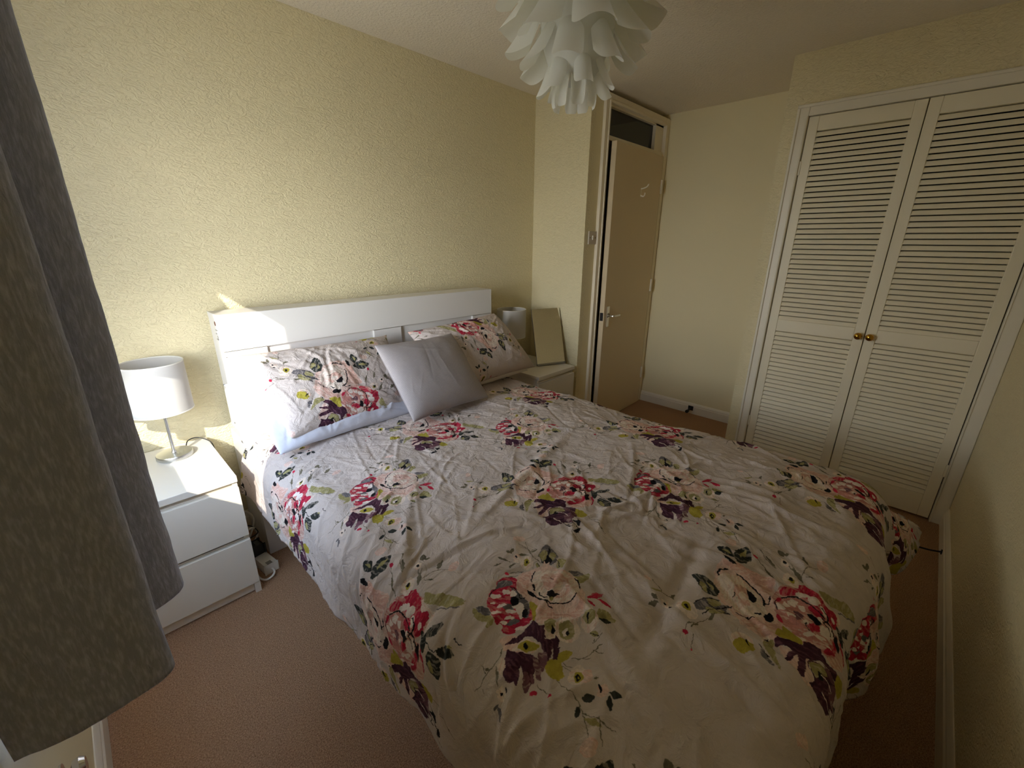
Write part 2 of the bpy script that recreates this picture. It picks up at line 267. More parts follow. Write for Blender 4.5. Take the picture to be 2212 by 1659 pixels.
# ------------------------------------------------------------------ printed cotton: the repeat is drawn here, shape by shape
TILE = .69
MOTIF = "St19:310,216 282,174 252,106 246,44;St19:272,230 278,202 272,178;St19:-210,-134 -262,-152 -326,-148 -364,-154 -390,-136;St19:-274,-164 -316,-194;St19:-308,-110 -318,-144;St19:-166,-382 -168,-424 -168,-466 -184,-514 -200,-540 -224,-568 -254,-592;St19:-204,-542 -202,-574;St19:-56,-372 -26,-402 26,-420 76,-432;St19:32,-422 50,-454;St19:-20,-408 -4,-430;St19:56,-404 84,-406 118,-410;St19:68,-402 82,-390;St19:-224,-334 -226,-398;St19:60,212 102,196;St19:134,184 132,226;St19:134,184 148,160;St19:108,144 154,138;St19:82,126 120,98 140,76;St19:54,112 104,84;St19:260,140 296,144 310,128;St19:-120,-352 -104,-374 -102,-406;St19:-90,-358 -90,-384 -80,-394;St19:-362,-164 -376,-178;Po:-176,100 -149,73 -137,38 -145,6 -160,-20 -181,2 -197,30 -195,67;Po:-204,-22 -191,-6 -173,4 -154,5 -138,2 -148,-11 -163,-22 -184,-26;Pg:-158,98 -139,81 -129,58 -131,37 -138,18 -153,31 -165,49 -167,75;Po:290,-130 344,-146 356,-182 312,-188 272,-172;Pg:298,-88 328,-108 348,-144 330,-154 300,-138 296,-112;Pg:376,114 364,60 344,14 312,-2 268,-6 248,32 272,86 316,108;Po:296,92 332,90 312,62 264,46 266,74;Po:336,60 348,32 314,10 288,24;Pk:358,92 346,64 316,56 302,14 258,12 254,46 296,52;Po:278,-30 320,-4 350,-14 344,-40 300,-58 276,-44;Po:216,60 236,60 218,26 202,34;Sk22:322,4 300,-26 284,-46;Sk22:234,56 214,26;Po:200,-326 228,-340 228,-376 218,-412 184,-398 160,-362;Pd:162,-362 192,-378 190,-404 156,-386;Po:94,-360 103,-369 108,-382 105,-393 100,-402 92,-395 87,-385 88,-372;Sk20:94,-360 94,-380 100,-402;Py:-142,-310 -102,-318 -64,-328 -32,-344 -28,-360 -74,-362 -102,-358 -132,-394 -166,-384 -172,-348;Pp:-186,-96 -128,-148 -162,-216 -212,-176 -212,-136;Pp:48,60 116,80 188,48 236,28 268,48 258,20 280,24 260,-6 262,-24 280,-74 292,-134 262,-188 256,-218 200,-262 138,-294 84,-280 66,-228 12,-196 -22,-196 -32,-170 -6,-132 40,-100 24,-58 20,-12;Pq:42,-118 58,-188 130,-248 204,-234 184,-262 122,-282 72,-228 18,-192 2,-156;Pq:60,54 122,56 164,42 96,0 46,-38 32,-6;Pc:166,30 216,4 254,-50 276,-110 268,-176 206,-210 116,-176 76,-112 98,-30;Pq:160,-30 218,-32 246,-88 232,-148 168,-172 124,-152 158,-108 132,-92;Pc:170,-104 210,-116 194,-154 152,-154 144,-128;Sk36:186,30 152,24 124,6 116,-8;Sk50:108,-22 90,-48;Sk36:68,-82 82,-120 96,-158 130,-190 168,-208 208,-210;Sk32:84,-124 72,-148 78,-172;Sk40:278,-144 274,-172 248,-194;Sk22:196,-56 196,-82;Sk30:98,-66 88,-90 96,-114;Pk:70,-18 78,-36 66,-84 60,-64 60,-40;Pk:128,-96 146,-112 144,-130 152,-148 124,-140 106,-124 114,-104;Po:106,-124 124,-140 104,-144 100,-134;Py:28,-68 38,-96 34,-110 -28,-148 -28,-132;Pr:-114,72 -66,102 -20,108 26,128 88,78 50,38 20,-12 12,-70 -14,-124 -52,-138 -102,-124 -136,-120 -164,-88 -140,-56 -154,-24 -130,26;Pg:20,120 56,86 44,60 4,82 -40,108 -56,106 -20,108;Pg:30,46 28,-2 16,-74 -26,-112 -48,-106 -16,-44 -10,2;Pg:-68,2 -38,-12 -52,-40 -78,-12;Pg:-126,-62 -76,-76 -72,-96 -118,-86;Pw:-40,52 -48,50 -60,58 -72,68 -78,82 -76,90 -68,92 -56,86 -44,74 -38,62;Pw:8,36 -2,32 -14,34 -22,44 -26,56 -22,66 -12,70 0,68 10,58 14,46;Pw:-58,-4 -64,-4 -76,2 -86,12 -92,22 -90,30 -84,30 -74,24 -64,14 -58,4;Pw:18,8 6,0 -6,0 -10,6 -10,16 -2,28 10,36 20,36 26,30 26,20;Pw:-12,-72 -28,-80 -42,-82 -52,-72 -50,-58 -40,-42 -24,-32 -8,-32 0,-40 0,-56;Pw:-48,-54 -56,-56 -68,-50 -78,-38 -84,-26 -84,-18 -74,-18 -64,-24 -52,-34 -46,-46;Pw:-100,-10 -106,-10 -118,-4 -128,6 -132,16 -132,24 -126,24 -114,18 -104,8 -100,-2;Pw:-74,-74 -82,-74 -92,-68 -102,-60 -108,-48 -106,-42 -100,-42 -90,-46 -80,-56 -74,-68;Pw:-116,-62 -122,-64 -130,-62 -136,-56 -138,-48 -136,-42 -130,-40 -122,-42 -116,-48 -114,-56;Pw:-32,-98 -40,-102 -50,-100 -56,-94 -58,-84 -54,-76 -44,-72 -34,-74 -28,-82 -26,-90;Pw:-82,44 -86,42 -92,46 -98,52 -102,58 -100,64 -94,64 -88,62 -82,56 -80,50;Pw:-70,-156 -80,-156 -94,-148 -108,-134 -114,-120 -114,-112 -106,-112 -92,-120 -78,-134 -70,-148;Pw:-20,-48 -26,-48 -34,-44 -42,-36 -46,-26 -46,-20 -40,-20 -30,-24 -22,-32 -18,-40;Pk:-16,8 4,-16 -16,-34 -40,-20;Pk:-28,-74 -6,-86 -30,-108 -48,-100;Sk30:-78,88 -56,98 -28,100;Sk30:28,58 38,26 14,-22 28,-32;Pu:-196,-128 -144,-140 -84,-150 -32,-142 -34,-164 -40,-188 -24,-204 -2,-260 -16,-284 -54,-300 -46,-306 -92,-332 -106,-318 -68,-284 -114,-310 -138,-310 -110,-268 -94,-224 -106,-182 -146,-166 -178,-144;Pm:-128,-262 -112,-290 -148,-318 -176,-320 -154,-280;Pu:-204,-152 -194,-176 -192,-198 -174,-210 -162,-228 -156,-254 -152,-284 -196,-334 -210,-324 -190,-292 -232,-324 -240,-314 -258,-324 -274,-312 -240,-272 -220,-244 -274,-276 -276,-256 -290,-242 -270,-198 -252,-180 -232,-170;Pm:-158,-252 -158,-294 -196,-334 -208,-324 -188,-290;Pm:-228,-266 -220,-290 -256,-322 -272,-310;Pm:-214,-292 -206,-300 -230,-322 -238,-314;Pc:-194,-176 -148,-168 -110,-202 -106,-244 -140,-252 -170,-212;Py:-172,-178 -138,-182 -112,-210 -112,-246 -140,-240 -164,-216;Pk:-150,-194 -134,-200 -146,-212 -158,-206;Pc:-2,-254 -24,-264 -44,-264 -56,-252 -54,-234 -40,-216 -20,-204 2,-204 14,-218 12,-236;Po:-8,-190 34,-196 32,-224 -4,-238 -32,-232 -26,-208;Pk:2,-224 -2,-246 -20,-254 -26,-244;Sw35:20,-234 0,-256 -38,-260 -64,-242;Pc:72,-322 36,-336 2,-328 -20,-306 -22,-276 -2,-248 32,-234 68,-238 92,-262 92,-294;Po:56,-306 32,-316 6,-314 -8,-298 -8,-278 6,-256 32,-246 56,-248 72,-264 72,-286;Pw:34,-292 22,-296 12,-296 8,-290 8,-282 16,-272 26,-268 36,-268 42,-274 40,-282;Pk:28,-284 40,-290 24,-300 16,-294;Pc:156,-364 128,-374 102,-368 84,-352 84,-328 100,-308 126,-298 154,-302 172,-320 172,-344;Po:164,-342 146,-348 126,-344 114,-332 114,-316 124,-302 142,-296 162,-300 174,-312 174,-330;Pw:194,-308 182,-312 170,-310 160,-302 160,-290 168,-280 180,-276 192,-280 202,-288 202,-300;Pk:142,-306 146,-314 118,-332 120,-324;Pc:-68,-464 -94,-474 -120,-468 -136,-452 -138,-428 -122,-408 -96,-398 -70,-404 -52,-422 -52,-444;Pp:-60,-478 -78,-486 -96,-484 -106,-474 -106,-458 -92,-444 -74,-436 -56,-438 -46,-448 -46,-464;Py:-86,-452 -100,-458 -112,-456 -122,-448 -120,-436 -112,-426 -98,-420 -84,-422 -76,-430 -76,-442;Pk:-98,-446 -106,-448 -112,-448 -116,-444 -116,-438 -110,-432 -104,-428 -96,-430 -92,-434 -92,-440;Py:-102,-442 -104,-442 -108,-442 -108,-440 -108,-438 -106,-436 -104,-434 -102,-436 -100,-436 -100,-438;Pc:220,76 196,62 172,64 156,80 156,104 170,126 194,140 220,138 236,122 236,98;Py:204,92 192,86 180,84 176,90 176,100 186,112 198,120 210,122 216,116 214,104;Pk:202,100 196,96 192,96 190,98 190,102 194,108 198,110 204,110 206,108 204,104;Pc:202,146 186,134 168,134 160,144 160,160 172,178 188,188 206,188 216,178 214,162;Pk:198,168 192,166 188,166 184,168 186,172 188,178 194,180 198,180 202,178 200,174;Pc:-320,-256 -332,-264 -344,-264 -352,-256 -352,-244 -344,-230 -332,-222 -318,-222 -312,-230 -312,-242;Pk:-326,-246 -328,-248 -332,-246 -336,-244 -336,-240 -334,-236 -332,-234 -328,-236 -324,-240 -324,-244;Pk:-304,-254 -308,-256 -312,-258 -314,-256 -312,-252 -310,-248 -306,-246 -304,-246 -302,-246 -302,-250;Pp:-64,-552 -78,-556 -92,-554 -102,-544 -104,-530 -96,-520 -80,-516 -66,-520 -56,-530 -54,-542;Pk:-74,-512 -70,-520 -82,-534 -90,-528;Pc:-252,-194 -266,-204 -280,-206 -286,-198 -284,-184 -274,-170 -260,-160 -246,-158 -240,-164 -242,-178;Pg:-388,-244 -379,-240 -370,-241 -364,-247 -360,-254 -367,-257 -376,-258 -383,-253;Pg:-366,-258 -369,-270 -377,-282 -386,-288 -396,-292 -394,-282 -388,-271 -378,-263;Pd:-156,-494 -138,-495 -123,-503 -115,-516 -112,-530 -126,-529 -141,-525 -152,-511;Pd:-74,-558 -63,-567 -56,-580 -55,-593 -58,-604 -67,-597 -75,-587 -77,-572;Pd:-82,-566 -85,-581 -94,-591 -106,-594 -118,-594 -115,-582 -110,-572 -97,-565;Pd:-180,-498 -188,-510 -200,-518 -213,-519 -224,-518 -218,-509 -208,-500 -194,-496;Po:-202,-540 -190,-554 -183,-572 -184,-588 -188,-602 -197,-591 -205,-577 -207,-557;Pt:178,236 185,228 188,218 187,210 184,202 179,208 175,216 174,227;Pt:182,208 190,218 201,223 212,222 222,218 216,210 207,204 194,203;Pt:214,176 228,168 240,156 245,142 248,130 237,136 226,146 217,161;Pt:270,136 281,139 293,138 303,133 310,128 301,126 291,126 279,129;Pt:120,238 130,226 136,210 136,196 134,184 126,194 120,206 117,223;Pt:106,150 119,152 134,151 145,145 154,138 143,136 131,136 117,142;Pt:60,212 72,211 85,207 95,202 102,196 93,197 81,199 69,205;Pt:-280,-164 -286,-180 -296,-196 -307,-208 -318,-216 -314,-203 -306,-189 -293,-174;Pt:-308,-132 -302,-135 -298,-141 -298,-147 -298,-152 -302,-149 -306,-145 -309,-139;Pt:-68,-488 -62,-488 -56,-491 -53,-495 -52,-500 -57,-500 -62,-499 -66,-494;Pr:236,-250 286,-256 316,-282 282,-288 250,-270;Pr:226,-254 230,-284 216,-304 210,-280;Pr:270,-290 286,-318 272,-358 260,-324;Sr18:236,-252 256,-272 270,-300;Pr:86,122 80,118 74,120 70,124 68,130 72,136 78,140 84,138 88,134 90,128;Pr:-246,-350 -252,-354 -260,-352 -264,-346 -266,-338 -264,-334 -258,-332 -250,-334 -246,-338 -244,-346;Pr:-224,-402 -228,-404 -232,-402 -236,-400 -236,-396 -234,-392 -230,-390 -226,-392 -222,-394 -222,-400;Pp:-240,-624 -258,-628 -276,-624 -290,-610 -292,-594 -284,-580 -266,-574 -246,-580 -234,-594 -230,-610;Pp:328,232 312,226 294,232 280,248 274,266 280,280 296,286 314,280 328,266 334,246;St22:1106,650 1062,566 1018,494;St22:1174,646 1136,594 1116,546;St22:1196,498 1140,436;St22:1118,428 1172,438 1242,426 1286,382;St22:1242,426 1296,460;St22:1162,422 1192,388;St22:562,970 520,894;St22:482,938 520,894 554,844;St22:536,842 568,852;St22:370,726 420,730 472,704 524,680 580,672;St22:318,670 388,694;St22:742,104 730,58 722,12 696,-28 682,-66;St22:734,66 748,40 736,8;St22:580,90 542,66 524,32;St22:1208,800 1148,746;St22:1192,856 1204,794 1214,736;St22:418,726 454,716 454,702;St22:1188,524 1166,478 1150,444;St22:414,912 446,886;St22:1038,572 1060,542;Pp:712,710 794,752 862,766 934,766 954,716 984,702 974,654 990,596 1000,530 904,502 794,464 742,406 686,408 630,432 616,500 612,564 652,620 676,670;Pq:932,764 954,716 984,702 974,604 998,532 908,528 896,556 922,624 922,688;Pq:654,604 696,534 736,466 802,456 738,410 686,422 638,482 624,552;Pc:816,740 886,706 892,622 846,544 774,498 716,530 686,602 720,686;Pq:796,656 850,648 858,608 804,600 760,570 748,598;Pc:788,632 824,626 800,590 768,600;Pk:812,596 854,608 840,564 812,560 798,574;Sk40:830,740 864,752 906,722;Sk44:910,680 906,626 880,570 852,534 822,524;Sk34:828,528 852,512 892,520;Sk36:666,608 672,574 704,536;Sk26:754,642 786,646;Sk40:730,542 750,516;Pk:730,502 778,502 794,492 772,474 728,482;Pk:954,768 972,742 962,696 950,712;Pp:628,416 638,342 662,306 554,270 540,320;Pn:784,456 846,484 902,510 976,506 1058,458 1100,414 1100,356 1082,268 1090,238 1054,222 992,236 948,252 944,208 920,172 872,150 814,170 754,218 760,276 730,320 742,372 764,410;Pc:1094,340 1090,268 1086,234 1030,226 1048,266 1042,302;Pr:966,496 1010,474 1034,424 1054,458 1102,416 1092,358 1052,306 1074,262 1040,244 980,240 962,266 1002,312 1006,368 992,430 954,474;Pr:852,360 900,326 888,300 830,328;Pr:966,370 1002,344 964,306 944,338;Pr:764,272 824,270 866,246 904,234 902,216 832,222 790,244;Pr:946,206 914,166 860,148 890,178;Pr:780,448 810,470 812,452 786,436;Pr:894,494 936,482 920,478 870,490;Pw:878,452 868,446 854,450 846,460 844,470 850,480 860,484 874,482 882,472 884,460;Pw:918,438 908,434 898,438 890,446 888,456 892,464 902,466 912,464 920,456 922,446;Pw:962,412 948,410 934,414 924,424 922,438 926,448 938,450 954,446 964,436 966,422;Pw:1042,380 1030,378 1014,388 998,404 988,420 992,430 1004,432 1020,422 1036,406 1044,390;Pw:1040,340 1026,336 1008,342 996,354 992,370 1000,382 1014,386 1032,380 1044,368 1048,352;Pw:910,262 892,254 872,258 862,268 862,284 874,300 894,308 912,306 924,294 922,278;Pw:868,406 860,404 848,410 840,418 836,428 840,436 848,438 858,432 868,424 870,414;Pw:930,250 914,244 900,244 892,252 894,264 904,276 920,282 934,282 942,274 940,262;Pw:856,274 848,274 834,284 822,296 814,310 814,316 822,316 836,308 850,294 856,282;Pw:822,318 812,318 800,324 790,336 784,346 786,354 794,354 808,348 818,338 824,326;Pw:768,340 760,338 748,344 740,352 734,364 736,370 746,372 756,366 766,356 770,346;Pw:952,378 940,374 930,376 922,384 922,394 926,402 936,406 948,404 956,396 956,386;Pw:876,354 868,352 860,354 854,360 852,366 856,372 864,376 872,374 878,368 880,360;Pw:828,246 822,246 812,252 802,262 796,272 798,276 804,276 814,270 822,260 828,252;Pw:1010,304 996,298 982,298 978,304 980,314 990,324 1004,332 1016,332 1022,326 1020,316;Pw:950,306 942,304 934,304 928,310 928,318 932,324 942,328 950,326 956,320 956,312;Pw:1014,256 1006,252 998,254 992,260 992,266 998,274 1006,276 1014,276 1020,270 1020,262;Pq:750,260 816,224 908,198 898,168 836,154 776,196;Pm:898,416 898,374 862,382 834,396 810,390 866,406;Pk:922,366 936,338 928,308 898,324;Pk:908,238 944,236 906,202 878,208;Sk40:936,476 980,436 986,376 968,302;Sk30:822,344 842,362 864,362;Sk44:1008,328 998,300 968,288 946,300;Sk30:840,472 870,490 902,490;Sk50:958,312 952,268 928,244;Sk30:942,302 926,274 900,258;Py:678,440 730,446 738,430 762,430 752,396 742,352 716,350 692,400;Py:708,172 750,192 764,156 750,108 710,116;Pu:620,426 664,434 698,390 720,346 754,340 770,286 732,258 754,202 730,180 720,220 708,268 668,312 640,322 576,316 542,322 578,342 632,350 574,376 576,390 638,376 642,400;Pu:556,292 582,274 612,306 654,314 676,304 704,238 716,178 698,148 644,144 618,116 594,156 564,158 526,190 520,236;Pm:652,206 710,172 698,148 642,148 620,120 614,164;Pm:706,260 722,208 716,178 694,200;Po:618,294 660,308 696,260 688,228 644,260 606,274;Pk:638,274 660,258 636,246 616,260;Sw50:584,234 588,198 572,158 590,114;Sw35:642,264 662,226 660,186;Sw30:584,276 608,298 636,306;Sk30:578,130 614,114 606,74 592,52 560,68;Sk30:572,158 572,120 586,100;Pk:582,52 574,48 568,50 562,54 562,62 566,66 574,70 582,68 586,64 586,56;Pk:636,132 648,123 656,111 658,98 658,86 649,93 640,103 635,118;Pk:620,82 629,96 642,106 657,109 670,108 663,97 653,86 636,81;Pk:572,56 581,64 592,67 602,63 610,58 603,52 593,48 582,49;Sk26:658,110 686,126;Pc:558,498 532,486 504,492 484,512 478,542 490,566 516,578 546,574 566,552 572,522;Py:492,562 534,548 550,500 514,482 470,516;Pc:638,436 622,430 604,434 590,448 586,466 594,482 610,488 628,484 642,470 646,452;Po:570,460 602,472 644,440 572,420 502,382 542,432;Pk:524,518 546,526 554,522 524,508;Sk30:620,470 632,458;Pg:516,454 552,466 508,404 500,420;Sk20:568,476 532,436;Py:550,494 544,492 540,492 536,494 536,500 540,504 544,508 550,506 552,504 552,498;Pg:538,762 596,754 650,726 684,680 648,692 684,628 644,640 634,618 586,662 558,698 536,740;Po:630,724 668,696 664,668 616,694;Po:572,714 606,684 634,638 578,654 554,686;Sk30:612,720 610,686 644,658 684,628;Sk30:534,706 598,676 634,618;Sk26:574,756 626,736 682,686;Pd:752,846 766,800 758,728 698,700 670,748 710,804;Po:718,796 720,764 680,740 684,768;Po:742,764 740,734 712,724;Pd:1026,816 1047,793 1054,765 1045,741 1030,722 1014,740 1002,763 1007,792;Pd:994,698 1031,729 1075,739 1112,722 1142,698 1112,674 1075,657 1031,667;Po:1028,790 1036,781 1041,768 1039,757 1036,748 1029,755 1024,765 1024,778;Po:1044,704 1063,712 1086,713 1105,708 1120,700 1104,694 1085,690 1063,694;Pc:1114,446 1088,436 1062,438 1046,454 1046,478 1062,498 1090,510 1116,508 1132,492 1132,468;Py:1098,460 1088,454 1078,456 1072,462 1072,470 1080,478 1090,484 1100,482 1106,476 1106,468;Pk:1102,468 1094,466 1088,466 1084,470 1084,476 1088,482 1094,484 1100,482 1104,478 1104,472;Pc:1204,512 1190,506 1176,508 1168,516 1168,528 1178,538 1192,544 1206,544 1214,536 1214,522;Pk:1196,520 1192,518 1186,520 1182,524 1182,528 1184,532 1190,534 1196,534 1200,530 1200,524;Pt:1254,574 1258,558 1253,544 1241,538 1228,536 1225,549 1226,562 1237,571;Pt:1240,542 1251,544 1261,540 1266,533 1268,524 1259,523 1250,524 1243,531;Pt:1176,484 1168,463 1154,443 1137,430 1122,422 1128,438 1139,457 1157,474;Pt:1248,438 1257,454 1272,465 1288,465 1302,462 1295,449 1284,438 1266,434;Pt:1172,422 1180,414 1187,403 1190,393 1192,384 1186,390 1179,399 1174,411;Pt:1072,590 1066,569 1055,546 1041,530 1028,518 1032,535 1041,555 1056,575;Pt:1156,608 1152,590 1143,572 1132,558 1122,548 1125,562 1131,578 1143,596;Pc:536,738 508,720 480,720 462,738 462,768 476,798 504,816 534,816 552,798 554,768;Py:532,764 520,756 506,756 498,764 498,778 504,792 516,800 530,800 538,790 538,778;Pk:522,772 518,768 512,768 508,772 508,778 510,784 516,788 522,786 524,784 526,778;Pc:492,828 480,820 464,824 452,836 446,854 452,868 466,876 482,872 494,860 498,842;Pk:470,848 466,844 462,846 458,850 458,854 460,858 464,860 468,860 472,856 472,852;Pk:468,822 464,820 460,820 458,824 456,828 458,832 462,832 464,832 468,830 468,826;Pt:416,914 430,911 442,902 447,891 450,880 439,883 428,888 419,900;Pt:458,920 465,912 468,902 464,894 458,888 452,894 448,902 451,912;Po:482,938 497,932 510,921 518,908 522,896 510,901 498,909 487,923;Pt:518,672 531,677 546,678 558,675 568,670 558,666 545,663 530,666;Pt:538,846 543,854 551,859 559,857 566,854 562,847 556,842 547,842;Pt:414,714 428,715 445,713 458,708 468,702 456,701 442,702 427,707;Pr:386,716 380,712 374,712 368,718 368,724 370,730 376,734 382,734 388,728 388,722;Pr:322,668 320,666 316,666 314,668 314,672 316,674 318,676 322,676 324,674 324,670;Pr:1118,640 1108,636 1100,636 1096,642 1096,648 1102,656 1110,660 1118,658 1122,654 1122,646;Pp:1328,358 1310,352 1290,354 1280,366 1280,380 1292,394 1312,400 1330,398 1340,386 1340,372;Pp:558,974 548,968 536,968 528,976 526,988 532,1000 542,1006 554,1006 562,998 562,986;Po:1102,344 1148,304 1192,230 1206,154 1152,172 1122,248 1092,308;Po:1126,354 1132,339 1131,324 1121,314 1110,308 1105,320 1103,333 1112,346;Sg40:1106,244 1136,196 1168,152;Pd:982,242 1000,234 992,194 946,178 944,202;Pd:990,208 1021,210 1051,200 1070,180 1082,158 1057,156 1030,161 1005,181;Pd:958,160 973,120 967,82 941,60 910,46 898,78 896,112 919,143;Pd:988,116 1016,100 1034,74 1034,47 1028,22 1006,35 986,54 980,85;Sd26:988,198 974,144 992,112;Sk26:1068,64 1070,20;Po:932,134 934,117 929,101 917,91 904,86 902,100 905,115 916,127;Po:1028,78 1036,73 1041,65 1043,57 1042,50 1036,54 1030,60 1027,69"
PAL = dict(p=(222, 196, 186), q=(210, 170, 158), c=(228, 214, 203), k=(30, 28, 32), r=(186, 44, 72), u=(72, 42, 60), m=(116, 80, 92),
           y=(170, 158, 66), o=(160, 153, 106), g=(108, 104, 108), n=(196, 138, 130), w=(230, 218, 212), d=(52, 56, 54), t=(110, 104, 88))
BASE = (202, 191, 186)
def paint_tile(R=1150):
    img = np.zeros((R, R, 3), np.float32); img[:] = np.array(srgb(*BASE)[:3], np.float32)
    sc = R/TILE/2000.
    def fill(poly, col):
        px = np.array(poly)*sc
        x0, y0 = np.floor(px.min(0)).astype(int)-1; x1, y1 = np.ceil(px.max(0)).astype(int)+2
        gx, gy = np.meshgrid(np.arange(x0, x1)+.5, np.arange(y0, y1)+.5)
        ins = np.zeros(gx.shape, bool)
        n = len(px)
        for i in range(n):
            ax, ay = px[i]; bx, by = px[(i+1) % n]
            if ay == by: continue
            c = ((ay > gy) != (by > gy)) & (gx < (bx-ax)*(gy-ay)/(by-ay)+ax)
            ins ^= c
        yy, xx = np.nonzero(ins)
        # dry-brush variation inside a stroke
        v = 1+.10*vnoise((xx+x0)*.05, (yy+y0)*.14, 3)+.06*vnoise((xx+x0)*.2, (yy+y0)*.2, 5)
        c0 = np.array(srgb(*PAL[col])[:3])*v[:, None]
        if len(yy) > 900 and col in 'rnupqodmgc':
            # broken streaks of a paler (or, on the pale roses, a darker) wash, each stroke with its own direction
            an = (len(yy)*7 % 31)/31*math.pi; a = xx*math.cos(an)+yy*math.sin(an); b = -xx*math.sin(an)+yy*math.cos(an)
            s = vnoise(a*.030, b*.16, len(yy) % 97)+.5*vnoise(a*.09, b*.35, 17)
            k = np.clip((s-.28)*6, 0, 1)[:, None]*.55
            tint = np.array(srgb(*PAL['q' if col in 'pc' else ('c' if col in 'nq' else ('n' if col == 'r' else ('m' if col == 'u' else 'c')))])[:3])
            if col in 'odmg': k = k*.45
            c0 = c0*(1-k)+tint*k
            k2 = np.clip((-s-.45)*6, 0, 1)[:, None]*.35
            c0 = c0*(1-k2*(.9 if col in 'rud' else .35))
        img[(yy+y0) % R, (xx+x0) % R] = c0
    def smooth(pts, closed):
        P = np.array(pts, float); n = len(P)
        if n < 3: return P
        out = []
        for i in range(n if closed else n-1):
            p0 = P[(i-1) % n] if closed else P[max(i-1, 0)]; p1 = P[i]; p2 = P[(i+1) % n]
            p3 = P[(i+2) % n] if closed else P[min(i+2, n-1)]
            for t in (0, .33, .66):
                out.append(.5*((2*p1)+(p2-p0)*t+(2*p0-5*p1+4*p2-p3)*t*t+(3*p1-p0-3*p2+p3)*t**3))
        if not closed: out.append(P[-1])
        return np.array(out)
    for row in MOTIF.split(';'):
        h, pts = row.split(':'); P = [tuple(map(int, q.split(','))) for q in pts.split(' ')]
        if h[0] == 'P': fill(smooth(P, True), h[1])
        else:
            w = max(int(h[2:])/10., 2.0)*.8
            Q = smooth(P, False)
            for a, b in zip(Q, Q[1:]):
                d = b-a; l = np.hypot(*d)
                if l < 1e-3: continue
                d = d/l; nn = np.array([-d[1], d[0]])*w; e = d*w*.4
                fill([a-e+nn, b+e+nn, b+e-nn, a-e-nn], h[1])
    # ragged painted edges: look the picture up through a small warp
    ii, jj = np.meshgrid(np.arange(R), np.arange(R), indexing='ij')
    def per(f, s):
        T = np.random.default_rng(s).random((f, f))*2-1
        a = ii*f/R; b = jj*f/R; ai = a.astype(int); bi = b.astype(int); fa = a-ai; fb = b-bi
        return ((T[ai % f, bi % f]*(1-fa)+T[(ai+1) % f, bi % f]*fa)*(1-fb)+(T[ai % f, (bi+1) % f]*(1-fa)+T[(ai+1) % f, (bi+1) % f]*fa)*fb)
    k = R/1150.
    di = (per(90, 1)*4+per(240, 2)*2.4)*k; dj = (per(90, 3)*4+per(240, 4)*2.4)*k
    img = img[np.round(ii+di).astype(int) % R, np.round(jj+dj).astype(int) % R]
    img = (img*2+np.roll(img, 1, 0)+np.roll(img, 1, 1))/4
    # soft cloudy tone of the washed cotton
    img *= (1+.02*per(9, 8)+.015*per(30, 9))[..., None]
    return np.clip(img, 0, 1)

def print_material():
    t = paint_tile(); R = t.shape[0]
    im = bpy.data.images.new('floral_repeat', R, R, alpha=False, float_buffer=False)
    g = np.where(t <= .0031308, t*12.92, 1.055*t**(1/2.4)-.055)
    px = np.ones((R, R, 4), np.float32); px[..., :3] = g
    im.pixels.foreach_set(px.ravel()); im.update(); im.pack()
    m = mat('floral_cotton', srgb(*BASE), .88, spec=.12)
    N, L, b = nodes(m)
    tx = N.new('ShaderNodeTexImage'); tx.image = im; tx.extension = 'REPEAT'; tx.interpolation = 'Cubic'
    uv = N.new('ShaderNodeUVMap'); L.new(uv.outputs[0], tx.inputs[0]); L.new(tx.outputs[0], b.inputs['Base Color'])
    add_noise_bump(m, 900, .15, .001, 2); add_noise_bump(m, 20, .75, .014, 6, .9, rough=.62)
    return m
M['floral'] = print_material()
REF = (.80, -1.69)
def fabric_uv(x, y): return (x-REF[0])/TILE, (y-REF[1])/TILE

# ------------------------------------------------------------------ the room
H = 2.352; XP = 2.749; DP = -.465; XF = 3.787; XW = 3.184; YW = -1.438; W = -2.562
def struct(name, bl, m, label, cat, parent=None, bevel=0):
    return tag(boxes(name, bl, m, parent, bevel), label, cat, kind='structure')
struct('floor', [(-.1, XF+.1, W-.1, 1.2, -.1, 0)], M['carpet'], 'short brown carpet covering the bedroom floor', 'carpet')
struct('ceiling', [(-.1, XF+.1, W-.1, 1.2, H, H+.1)], M['ceil'], 'off-white textured ceiling above the bed', 'ceiling')
struct('wall_head', [(-.1, XP+.05, 0, .1, 0, H)], M['wall'], 'cream textured wall behind the headboard', 'wall')
struct('wall_alcove', [(XP, XP+.05, DP, 0, 0, H)], M['wall'], 'narrow cream wall beside the bedside mirror, between bed wall and door', 'wall')
DX0, DX1, DZ = 2.934, 3.70, 2.05     # door opening
struct('wall_door', [(XP+.0501, 2.893, DP, DP+.1, 0, H), (3.78, XF-.0001, DP, DP+.1, 0, H)], M['wallflat'], 'narrow cream wall carrying the light switch, left of the door', 'wall')
struct('wall_far', [(XF, XF+.1, W-.1, 1.2, 0, H)], M['wallflat'], 'cream wall between the bedroom door and the louvred wardrobe', 'wall')
struct('wall_return', [(XW+.1, XF, YW-.05, YW, 0, H)], M['wallflat'], 'short cream return wall at the side of the wardrobe', 'wall')
WY0, WYM, WY1, WT = -1.561, -2.031, -2.502, 2.048
struct('wall_wardrobe', [(XW, XW+.1, WY0+.01, YW, 0, H), (XW, XW+.1, W, WY0+.01, WT+.01, H), (XW, XW+.1, W, WY1-.01, 0, WT+.01)], M['wall'], 'cream wall framing the louvred wardrobe doors', 'wall')
struct('wall_foot', [(-.1, XF+.1, W-.1, W, 0, H)], M['wall'], 'cream textured wall past the foot of the bed, at the right', 'wall')
